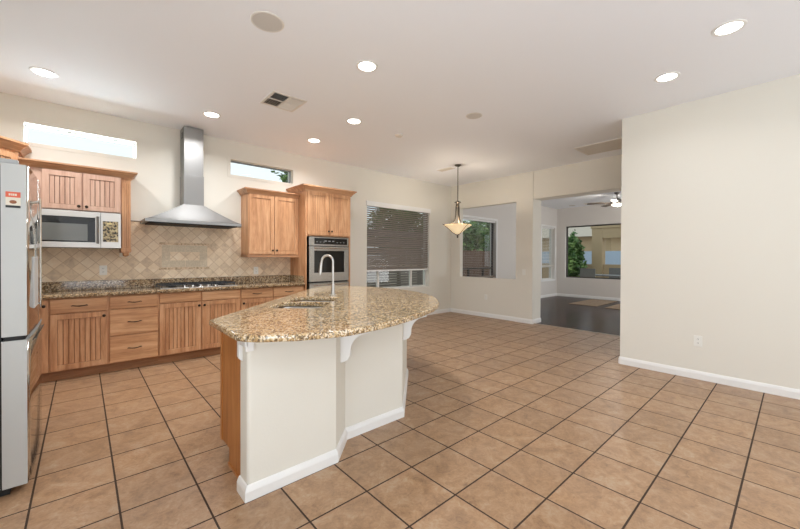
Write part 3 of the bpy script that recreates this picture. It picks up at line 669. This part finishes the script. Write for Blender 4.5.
# maple end and kitchen-side cabinets
b = B(); b.extr([(0.69+ix, 2.08+iy, 0.0), (0.69+ix, 2.385+iy, 0.0), (0.69+ix, 2.385+iy, 0.105), (0.69+ix, 2.55+iy, 0.105), (0.69+ix, 2.55+iy, 0.874), (0.69+ix, 2.08+iy, 0.874)], (0.02, 0, 0)); b.obj('end_panel', 'woodend', isl)
B().box(0.683+ix, 0.69+ix, 2.52+iy, 2.55+iy, 0.105, 0.874).box(0.682+ix, 0.69+ix, 2.08+iy, 2.385+iy, 0.0, 0.018).obj('end_trim', 'woodend', isl)
# local frame along the 45 degree kitchen face, built as child meshes with their own rotation
fa = (0.712, 2.53); fl = math.hypot(1.93-0.712, 3.748-2.53)
kf = B().box(0, fl, 0.0, 0.02, 0.105, 0.874).box(0, fl, 0.075, 0.09, 0, 0.105)
o = kf.obj('face_frame', 'wood', isl); o.location = (fa[0]+fl*math.cos(PI/4)+ix, fa[1]+fl*math.sin(PI/4)+iy, 0); o.rotation_euler = (0, 0, 5*PI/4)
for k in range(4):
    x0 = 0.02+k*(fl-0.04)/4
    d = door(isl, x0+0.006, x0+(fl-0.04)/4-0.006, 0.12, 0.86, 'bead', 'wood', (x0+(0.04 if k % 2 else (fl-0.04)/4-0.04), 0.8)); d.location = o.location; d.rotation_euler = o.rotation_euler
B().prism(L([(1.93, 3.748), (1.945, 3.763), (2.713, 2.91), (2.698, 2.895)][::-1]), 0, 0.874).obj('far_end_panel', 'wood', isl)
# island countertop with two sink cut-outs
def arcs(pts, sub=4, closed=True):
    """Catmull-Rom through points flagged smooth; plain corner otherwise"""
    return pts
smoothp = [(1.056, 1.648), (1.43, 1.692), (1.86, 1.832), (2.25, 2.03), (2.55, 2.30), (2.79, 2.63), (2.93, 2.97), (3.0, 3.28), (3.01, 3.55), (2.93, 3.95), (2.76, 4.24), (2.5, 4.36), (2.22, 4.22)]
out = [(1.99, 3.955), (0.597, 2.475), (0.592, 1.93), (0.612, 1.882), (0.66, 1.825), (0.82, 1.722)]
cr = []
PP = [out[-1]] + smoothp + [out[0]]
for i in range(1, len(PP)-2):
    p0, p1, p2, p3 = [Vector(PP[j]) for j in (i-1, i, i+1, i+2)]
    for k in range(5):
        s_ = k/5; cr.append(tuple(0.5*((2*p1)+(-p0+p2)*s_+(2*p0-5*p1+4*p2-p3)*s_*s_+(-p0+3*p1-3*p2+p3)*s_**3)))
cr.append(PP[-2])
outline = out + cr
def rrect(cx, cy, lx, ly, ang, r=0.06, n_=5):
    pts = []
    for (sx_, sy_, a0) in ((1, 1, 0), (-1, 1, PI/2), (-1, -1, PI), (1, -1, 3*PI/2)):
        for k in range(n_+1):
            a = a0+PI/2*k/n_; pts.append((sx_*(lx/2-r)+r*math.cos(a), sy_*(ly/2-r)+r*math.sin(a)))
    c_, s_ = math.cos(ang), math.sin(ang)
    return [(cx+x*c_-y*s_, cy+x*s_+y*c_) for x, y in pts]
bowls = [(1.355, 2.765), (1.655, 3.075)]
holes = [rrect(x, y, 0.37, 0.42, PI/4) for x, y in bowls]
ict = offset_fill('countertop', outline, [h[::-1] for h in holes], 0.876, 0.914, 'granite', None, 0.009)
tag(ict, 'golden granite island countertop with a curved seating edge', 'countertop')
# double sink
t = thing('kitchen_sink', 'stainless double-bowl undermount sink in the island countertop', 'sink', (1.505, 2.92, 0.69), 0)
for (bx, by) in bowls:
    b = B(); rings = []
    for (dl, z) in ((0.012, 0.182), (-0.0, 0.182), (-0.012, 0.17), (-0.02, 0.03), (-0.06, 0.0), (-0.30, -0.004)):
        pl = rrect(bx-1.505, by-2.92, 0.37+dl, 0.42+dl, PI/4, r=max(0.03, 0.06+dl/2))
        rings.append([b.bm.verts.new((x, y, z)) for x, y in pl])
    for a_, b_ in zip(rings, rings[1:]):
        k_ = len(a_)
        for i in range(k_): b.bm.faces.new((a_[i], a_[(i+1) % k_], b_[(i+1) % k_], b_[i]))
    b.bm.faces.new(rings[-1])
    bo = b.obj('bowl', 'steel', t, smooth=True)
    B().lathe([(0.001, -0.0035), (0.04, -0.003), (0.045, 0.0), (0.045, -0.003)], c=(bx-1.505, by-2.92), seg=20, cap=False).obj('drain', 'chrome', bo, smooth=True)
# faucet
t = thing('kitchen_faucet', 'tall brushed gooseneck pull-down faucet on the island', 'faucet', (1.975, 3.27, 0.9145), 0)
q = math.sqrt(0.5)
B().lathe([(0.042, 0), (0.042, 0.006), (0.024, 0.012), (0.020, 0.05), (0.019, 0.10), (0.014, 0.115)], seg=20).obj('base', 'faucet', t, smooth=True)
pts = [(0, 0, 0.10), (0, 0, 0.22), (0, 0, 0.355)]
for k in range(1, 11):
    a = PI*k/10*0.95; rr_ = 0.060
    pts.append((-q*rr_*(1-math.cos(a)), q*rr_*(1-math.cos(a)), 0.355+0.065*math.sin(a)))
ex, ey, ez = pts[-1]
pts.append((ex-0.004, ey+0.004, ez-0.03))
B().tube(pts, 0.012, 12).obj('spout', 'faucet', t, smooth=True)
B().tube([(ex-0.004, ey+0.004, ez-0.025), (ex-0.009, ey+0.009, ez-0.09), (ex-0.013, ey+0.013, ez-0.145)], [0.014, 0.016, 0.017], 12).obj('spray_head', 'faucet', t, smooth=True)
B().tube([(0, 0, 0.075), (0.02, 0.02, 0.08), (0.055, 0.055, 0.105)], [0.010, 0.008, 0.006], 10).obj('lever', 'faucet', t, smooth=True)

# ================================================================== FITTINGS
def plate(name, label, loc, rz, kind='outlet', grp=None):
    t = thing(name, label, kind, loc, rz, grp)
    p = B().box(-0.036, 0.036, -0.006, 0, -0.058, 0.058).obj('cover_plate', 'plastic', t, bevel=0.002)
    if kind == 'outlet':
        for zz in (0.022, -0.022):
            s_ = B().box(-0.014, 0.014, -0.0085, -0.006, zz-0.014, zz+0.014).obj('socket', 'plastic', p, bevel=0.002)
            B().box(-0.007, -0.004, -0.0092, -0.0085, zz-0.004, zz+0.006).box(0.004, 0.007, -0.0092, -0.0085, zz-0.004, zz+0.006).obj('slot', 'dark', p)
    else: B().box(-0.014, 0.014, -0.009, -0.006, -0.03, 0.03).obj('rocker', 'plastic', p, bevel=0.002)
    return t
plate('wall_outlet', 'white outlet low on the large plain right wall', (XR, 0.713, 0.416), -PI/2)
plate('wall_outlet', 'white outlet low on the half wall under the opening', (XD, 4.622, 0.445), -PI/2)
plate('light_switch', 'white light switch on the pier beside the doorway', (XD-0.018, 3.70, 1.03), -PI/2, 'switch')
plate('wall_outlet', 'cream outlet on the backsplash under the microwave', (0.19, YK-0.01, 1.145), 0)
plate('wall_outlet', 'cream outlet on the backsplash below the right wall cabinet', (2.02, YK-0.01, 1.105), 0)

# ceiling lights
def lamp_proto():
    t = thing('recessed_light', '', 'ceiling light', (0, 0, H), 0, 'recessed ceiling lights')
    B().lathe([(0.075, -0.0015), (0.078, -0.006), (0.098, -0.005), (0.102, 0.0)], seg=32, cap=False).obj('trim_ring', 'white', t, smooth=True)
    B().cyl((0, 0), 0.0755, -0.004, -0.001, 32).obj('lens', 'lamp', t)
    return t
lamps = [(-0.265, 4.765, 'recessed light above the fridge, leftmost in the kitchen'), (1.18, 4.775, 'recessed light just in front of the range hood chimney'),
         (2.572, 4.80, 'recessed light above the oven tower, smallest of the kitchen row'), (2.582, 3.775, 'recessed light right of the square ceiling vent'),
         (1.93, 2.617, 'recessed light above the island, between the big round speaker and top centre'), (3.625, 0.357, 'recessed light nearest the top right corner, largest of all'),
         (4.169, 0.844, 'recessed light closest to the corner of the right wall')]
p0 = None
for x, y, lb in lamps:
    if p0 is None: p0 = lamp_proto(); p0['label'] = lb; p0.location = (x, y, H); t = p0
    else: t = dup(p0, (x, y, H), 0, lb)
    l = bpy.data.lights.new('lamp_light', 'AREA'); l.shape = 'DISK'; l.size = 0.15; l.energy = LAMP_W if x < 3 else LAMP_R; l.color = LAMP_COL; l.spread = math.radians(150)
    lo_ = bpy.data.objects.new('lamp_light', l); C.objects.link(lo_); lo_.location = (x, y, H-0.012)
# extra downlights of the part of the room behind the camera
for x, y in ((0.6, -0.6), (2.6, -1.4), (0.3, 1.2)):
    t = dup(p0, (x, y, H), 0, 'recessed light over the near end of the room, outside the picture')
    l = bpy.data.lights.new('lamp_light', 'AREA'); l.shape = 'DISK'; l.size = 0.15; l.energy = 5; l.color = LAMP_COL
    lo_ = bpy.data.objects.new('lamp_light', l); C.objects.link(lo_); lo_.location = (x, y, H-0.012)
# speakers and smoke detector
def ceiling_speaker(x, y, r, lb):
    t = thing('ceiling_speaker', lb, 'speaker', (x, y, H), 0, 'round in-ceiling speakers')
    B().lathe([(r*0.9, 0), (r*0.92, -0.006), (r, -0.005), (r+0.004, 0)], seg=36, cap=False).obj('rim', 'ventwhite', t, smooth=True)
    B().cyl((0, 0), r*0.92, -0.004, -0.001, 36).obj('grille', 'speaker', t)
ceiling_speaker(1.025, 2.625, 0.115, 'large round ceiling speaker grille at top left of the picture')
ceiling_speaker(3.57, 2.645, 0.095, 'small round ceiling speaker grille near the middle of the ceiling')
ceiling_speaker(11.97, 4.93, 0.1, 'faint unlit recessed light in the family room beyond the doorway')  # a switched-off recessed light, built from the speaker parts
t = thing('smoke_detector', 'small round white detector on the ceiling left of the small speaker', 'smoke detector', (3.346, 3.772, H), 0)
B().lathe([(0.055, 0), (0.055, -0.012), (0.045, -0.022), (0.001, -0.024)], seg=28).obj('housing', 'ventwhite', t, smooth=True)
# square four-way supply register
t = thing('ceiling_vent', 'square four-way white supply register above the kitchen', 'vent', (1.68, 3.84, H), 0, 'ceiling air vents')
b = B(); h_ = 0.19
b.box(-h_, h_, -h_, -h_+0.025, -0.008, 0).box(-h_, h_, h_-0.025, h_, -0.008, 0).box(-h_, -h_+0.025, -h_+0.025, h_-0.025, -0.008, 0).box(h_-0.025, h_, -h_+0.025, h_-0.025, -0.008, 0)
b.box(-0.008, 0.008, -h_+0.025, h_-0.025, -0.010, 0).box(-h_+0.025, h_-0.025, -0.008, 0.008, -0.010, 0)
b.obj('frame', 'ventwhite', t)
B().box(-h_+0.025, h_-0.025, -h_+0.025, h_-0.025, -0.002, -0.0005).obj('duct', 'ventdark', t)
b = B()
for qx, qy, dr in ((-1, -1, 'x'), (1, 1, 'x'), (-1, 1, 'y'), (1, -1, 'y')):
    cx, cy = qx*0.086, qy*0.086
    for k in range(6):
        o_ = -0.066+k*0.026; s_ = 0.007*qx
        if dr == 'x': b.extr([(cx-0.076, cy+o_-s_, -0.002), (cx-0.076, cy+o_+s_, -0.013), (cx-0.076, cy+o_+s_+0.0015, -0.012), (cx-0.076, cy+o_-s_+0.0015, -0.001)], (0.152, 0, 0))
        else: b.extr([(cx+o_-s_, cy-0.076, -0.002), (cx+o_+s_, cy-0.076, -0.013), (cx+o_+s_+0.0015, cy-0.076, -0.012), (cx+o_-s_+0.0015, cy-0.076, -0.001)], (0, 0.152, 0))
b.obj('louver', 'ventwhite', t)
def grille(lb, x, y, lx, ly, nl, along='y'):
    t = thing('ceiling_vent', lb, 'vent', (x, y, H), 0, 'ceiling air vents'); fw = 0.025; b = B()
    b.box(-lx/2, lx/2, -ly/2, -ly/2+fw, -0.008, 0).box(-lx/2, lx/2, ly/2-fw, ly/2, -0.008, 0).box(-lx/2, -lx/2+fw, -ly/2+fw, ly/2-fw, -0.008, 0).box(lx/2-fw, lx/2, -ly/2+fw, ly/2-fw, -0.008, 0)
    b.obj('frame', 'ventwhite', t); B().box(-lx/2+fw, lx/2-fw, -ly/2+fw, ly/2-fw, -0.002, -0.0005).obj('duct', 'ventdark', t)
    b = B(); n_ = nl
    for k in range(n_):
        c_ = -lx/2+fw+(k+0.5)*(lx-2*fw)/n_; wv = (lx-2*fw)/n_*0.24
        b.extr([(c_-wv, -ly/2+fw, -0.003), (c_+wv, -ly/2+fw, -0.011), (c_+wv, -ly/2+fw, -0.0095), (c_-wv, -ly/2+fw, -0.0015)], (0, ly-2*fw, 0))
    b.obj('louver', 'ventshade', t)
grille('long return air grille on the ceiling beside the right wall corner', 6.05, 1.93, 0.55, 0.86, 14)
grille('small ceiling supply vent left of the pendant rod', 5.31, 4.60, 0.15, 0.34, 4)
grille('distant ceiling vent in the family room', 11.9, 4.25, 0.2, 0.55, 4)

# pendant
t = thing('pendant_lamp', 'bowl pendant lamp with pewter rod over the dining area', 'pendant lamp', (5.235, 4.238, H), 0)
B().lathe([(0.001, -0.03), (0.03, -0.028), (0.062, -0.012), (0.066, 0.0)], seg=24).obj('canopy', 'pewter', t, smooth=True)
B().tube([(0, 0, -0.02), (0, 0, -0.70)], 0.0075, 10).obj('rod', 'pewter', t, smooth=True)
B().lathe([(0.01, -0.66), (0.02, -0.675), (0.06, -0.69), (0.062, -0.70), (0.03, -0.715), (0.028, -0.75), (0.012, -0.77)], seg=20).obj('crown_cap', 'pewter', t, smooth=True)
for k in range(3):
    a = 2*PI*k/3+2.5; c_, s_ = math.cos(a), math.sin(a)
    pr = [(0.015, -0.70), (0.03, -0.80), (0.034, -0.92), (0.05, -1.02), (0.10, -1.09), (0.2, -1.12), (0.278, -1.115), (0.285, -1.10)]
    B().tube([(c_*r_, s_*r_, z_) for r_, z_ in pr], [0.014, 0.014, 0.012, 0.010, 0.008, 0.007, 0.006, 0.004], 8).obj('arm', 'pewter', t, smooth=True)
    pr = [(0.28, -1.112), (0.2, -1.168), (0.135, -1.222), (0.08, -1.272), (0.03, -1.30), (0.0, -1.31)]
    B().tube([(c_*r_, s_*r_, z_) for r_, z_ in pr], 0.005, 8).obj('strap', 'pewter', t, smooth=True)
prof = [(0.262, -1.128), (0.235, -1.14), (0.18, -1.17), (0.13, -1.215), (0.08, -1.26), (0.03, -1.285), (0.001, -1.288)]
b = B().lathe(prof + [(r_*0.97, z_+0.008) for r_, z_ in prof[::-1]], seg=36, cap=False); b.obj('glass_bowl', 'bowl', t, smooth=True)
B().lathe([(0.001, -1.365), (0.012, -1.355), (0.018, -1.34), (0.008, -1.325), (0.022, -1.315), (0.001, -1.309)], seg=16).obj('finial', 'pewter', t, smooth=True)
l = bpy.data.lights.new('pendant_bulb', 'POINT'); l.energy = 23; l.color = (1, 0.9, 0.78); l.shadow_soft_size = 0.05
lo_ = bpy.data.objects.new('pendant_bulb', l); C.objects.link(lo_); lo_.location = (5.235, 4.238, H-1.19)
# ceiling fan in the family room
t = thing('ceiling_fan', 'nickel ceiling fan with light seen through the doorway', 'ceiling fan', (10.45, 3.16, H), 0)
B().lathe([(0.02, -0.05), (0.05, -0.045), (0.07, 0.0)], seg=20).obj('canopy', 'fanmetal', t, smooth=True)
B().tube([(0, 0, -0.04), (0, 0, -0.17)], 0.013, 10).obj('rod', 'fanmetal', t)
B().lathe([(0.03, -0.15), (0.06, -0.165), (0.13, -0.20), (0.14, -0.26), (0.15, -0.29), (0.10, -0.31)], seg=28).obj('motor', 'fanmetal', t, smooth=True)
B().lathe([(0.001, -0.36), (0.08, -0.352), (0.115, -0.33), (0.12, -0.31)], seg=28).obj('light_lens', 'fanlight', t, smooth=True)
for k in range(5):
    a = 2*PI*k/5+2.05; c_, s_ = math.cos(a), math.sin(a)
    loc_ = [(0.14, -0.05), (0.68, -0.07), (0.71, 0), (0.68, 0.07), (0.14, 0.05)]
    B().extr([(r_*c_-t_*s_, r_*s_+t_*c_, -0.275+0.012*(t_/0.07)) for r_, t_ in loc_], (0, 0, 0.008)).obj('blade', 'blade', t)
l = bpy.data.lights.new('fan_bulb', 'POINT'); l.energy = 25; l.color = (1, 0.93, 0.84); l.shadow_soft_size = 0.1
lo_ = bpy.data.objects.new('fan_bulb', l); C.objects.link(lo_); lo_.location = (10.45, 3.16, H-0.45)

# rugs
tag(B().box(10.5, 12.25, 3.66, 4.40, 0, 0.012).obj('floor_rug', 'rug', bevel=0.003), 'tan rug on the dark wood floor under the far picture window', 'rug', 'tan rugs in the family room')
tag(B().box(10.35, 12.25, 2.55, 3.40, 0, 0.012).obj('floor_rug', 'rug', bevel=0.003), 'second tan rug, nearer the right wall edge and mostly hidden by it', 'rug', 'tan rugs in the family room')

# blinds
def blind(label, hole, zbot, mname, pitch, tilt, railm='white', y=YK, val=True, valm='white', inset=0.045):
    x0, x1, z0, z1 = hole; t = thing('window_blind', label, 'blind', ((x0+x1)/2, y+inset, zbot), 0, 'horizontal window blinds'); hw = (x1-x0)/2-0.008; hgt = z1-zbot
    B().box(-hw, hw, -0.022, 0.022, hgt-0.05, hgt-0.003).obj('head_rail', valm, t)
    if val: B().box(-hw-0.03, hw+0.03, -0.07, -0.047, hgt-0.085, hgt+0.012).obj('valance', valm, t, bevel=0.004)
    b = B(); z_ = 0.045; dy, dz = 0.024*math.cos(tilt), 0.024*math.sin(tilt)
    while z_ < hgt-0.06:
        b.extr([(-hw, -dy, z_-dz), (-hw, dy, z_+dz), (-hw, dy, z_+dz+0.0025), (-hw, -dy, z_-dz+0.0025)], (2*hw, 0, 0)); z_ += pitch
    b.obj('slats', mname, t)
    b = B()
    for xx in (-hw*0.7, 0, hw*0.7): b.box(xx-0.0015, xx+0.0015, -0.0265, -0.0245, 0.02, hgt-0.05).box(xx-0.0015, xx+0.0015, 0.0245, 0.0265, 0.02, hgt-0.05)
    b.obj('ladder_cord', mname, t)
    B().box(-hw, hw, -0.026, 0.026, 0.0, 0.032).obj('bottom_rail', railm, t, bevel=0.003)
blind('half-lowered taupe blind with white valance in the big dining window', W3, 1.035, 'slat', 0.042, math.radians(43))
blind('open fine-slatted blind in the window behind the half-wall opening', W4, 0.79, 'slat', 0.045, math.radians(4), railm='slat', val=False)
blind('pale blind in the narrow window beside the family room corner', W5, 1.05, 'slatlight', 0.05, math.radians(12), railm='slatlight', val=False)

# ================================================================== OUTSIDE
struct(B().box(-20, 60, YK+T+0.01, 50, -0.25, -0.12).obj('ground', 'ground')); struct(B().box(XF+T+0.01, 60, -25, YK+T+0.01, -0.25, -0.12).obj('ground', 'ground'))
def fence(label, x0, x1, y, zt, m_, horiz=True, slat=0.14):
    t = thing('wooden_fence', label, 'fence', (x0, y, -0.12), 0, 'fences outside'); b = B(); z_ = 0.03; L_ = x1-x0
    if horiz:
        while z_ < zt: b.box(0, L_, 0, 0.02, z_, z_+slat-0.012); z_ += slat
    else:
        x_ = 0
        while x_ < L_: b.box(x_, x_+slat-0.01, 0, 0.02, 0.03, zt); x_ += slat
    b.obj('boards', m_, t)
    x_ = 0
    while x_ < L_: B().box(x_, x_+0.09, 0.0205, 0.11, 0, zt+0.05).obj('post', m_, t); x_ += 2.4
fence('grey slatted fence outside the big dining window', 2.6, 8.6, 7.4, 2.15, 'fencegrey', True, 0.07)
fence('brown board fence outside the family room windows', 8.8, 14.6, 8.2, 1.72, 'fence', False, 0.15)
def tree(name, label, loc, th, cr_, ch, n_, seed, leaf=0.12):
    rd = random.Random(seed); t = thing(name, label, 'tree', loc, 0, 'garden trees and shrubs')
    B().tube([(0, 0, 0), (0.05, 0.02, th*0.5), (0, 0.05, th+ch*0.3)], [0.12, 0.09, 0.05], 8).obj('trunk', 'bark', t, smooth=True)
    b = B()
    for _ in range(n_):
        while True:
            p = Vector((rd.uniform(-1, 1), rd.uniform(-1, 1), rd.uniform(-1, 1)))
            if 0.25 < p.length < 1: break
        k = 0.8+0.25*math.sin(p.x*7+seed)*math.cos(p.y*6+p.z*5)
        p = Vector((p.x*cr_*k, p.y*cr_*k, th+ch/2+p.z*ch/2*k)); u = Vector((rd.gauss(0, 1), rd.gauss(0, 1), rd.gauss(0, 1))).normalized(); v_ = u.orthogonal().normalized(); s_ = leaf*rd.uniform(0.6, 1.2)
        vs = [b.bm.verts.new(p+u*s_), b.bm.verts.new(p+v_*s_*0.5), b.bm.verts.new(p-u*s_), b.bm.verts.new(p-v_*s_*0.5)]; b.bm.faces.new(vs)
    b.obj('foliage', 'leaf', t); return t
tree('leafy_tree', 'dark leafy tree showing at the right end of the clerestory window above the wall cabinet', (6.2, 11.8, -0.12), 3.2, 1.5, 3.6, 5000, 3, 0.13)
tree('leafy_tree', 'green tree behind the window of the half-wall opening', (13.2, 10.2, -0.12), 0.7, 1.5, 2.7, 5000, 5)
tree('leafy_tree', 'taller green tree right of the first beyond the half-wall opening', (17.0, 11.2, -0.12), 0.8, 1.8, 3.6, 5000, 9)
tree('leafy_shrub', 'bushy green shrub at the left of the far picture window', (14.9, 6.15, -0.12), 0.1, 0.55, 2.5, 3500, 11, 0.10)
tree('leafy_tree', 'tree beyond the patio at the right of the far picture window', (23.5, 4.2, -0.12), 1.2, 1.6, 3.2, 3000, 12)
tree('leafy_tree', 'tree behind the blind of the dining window', (9.4, 10.6, -0.12), 1.0, 1.5, 3.2, 4500, 14)
# patio seen through the far window
struct(B().box(XF+T+0.01, 17.5, -2, 6.2, -0.12, -0.02).obj('ground', mat('patio_slab', (170, 158, 142), 0.8)))
tag(B().box(15.75, 16.1, 5.28, 5.68, -0.02, 2.55).obj('patio_column', 'stucco'), 'square tan stucco patio column outside the far picture window', 'column', 'patio columns')
tag(B().box(15.75, 16.1, 3.3, 3.7, -0.02, 2.55).obj('patio_column', 'stucco'), 'patio column hidden behind the right wall edge', 'column', 'patio columns')
tag(B().box(15.72, 16.13, -1.5, 5.72, 2.555, 2.9).box(15.75, 16.1, 3.705, 5.275, 2.15, 2.555).obj('patio_beam', 'stucco'), 'tan beam across the top of the patio columns', 'beam')
tag(B().box(15.85, 16.0, 5.685, 8.0, -0.12, 1.08).box(15.85, 16.0, 3.705, 5.275, -0.02, 1.08).obj('patio_wall', 'stucco'), 'low tan patio wall running between the columns', 'wall')
tag(B().box(22.3, 22.6, 0, 16, -0.12, 1.75).obj('garden_wall', 'stuccow'), 'pale blue-grey garden wall behind the patio', 'wall')
t = thing('neighbour_house', 'neighbouring house with pale roof beyond the garden wall', 'house', (30, 12.5, -0.12), 0)
B().box(-3, 3, -4, 4, 0, 3.0).obj('house_wall', 'stucco', t)
B().extr([(-3.6, -4.6, 3.001), (3.6, -4.6, 3.001), (0, -4.6, 4.9)], (0, 9.2, 0)).obj('roof', 'roof', t)
t = thing('patio_table', 'dark patio table outside the far picture window', 'table', (14.3, 4.75, -0.02), 0)
B().box(-0.45, 0.45, -0.7, 0.7, 0.70, 0.74).obj('tabletop', 'patio', t)
for sx_ in (-0.4, 0.4):
    for sy_ in (-0.62, 0.62): B().box(sx_-0.025, sx_+0.025, sy_-0.025, sy_+0.025, 0, 0.70).obj('leg', 'patio', t)
def chair(x, y, rz, lb):
    t = thing('patio_chair', lb, 'chair', (x, y, -0.02), rz, 'patio chairs')
    B().box(-0.25, 0.25, -0.25, 0.25, 0.42, 0.46).obj('seat', 'patio', t)
    B().box(-0.25, 0.25, 0.21, 0.25, 0.4605, 0.98).obj('backrest', 'patio', t)
    for sx_ in (-0.22, 0.22):
        for sy_ in (-0.22, 0.22): B().box(sx_-0.02, sx_+0.02, sy_-0.02, sy_+0.02, 0, 0.42).obj('leg', 'patio', t)
chair(13.6, 4.95, PI/2, 'patio chair on the near side of the patio table'); chair(15.0, 4.6, -PI/2, 'patio chair on the far side of the patio table, by the low wall')
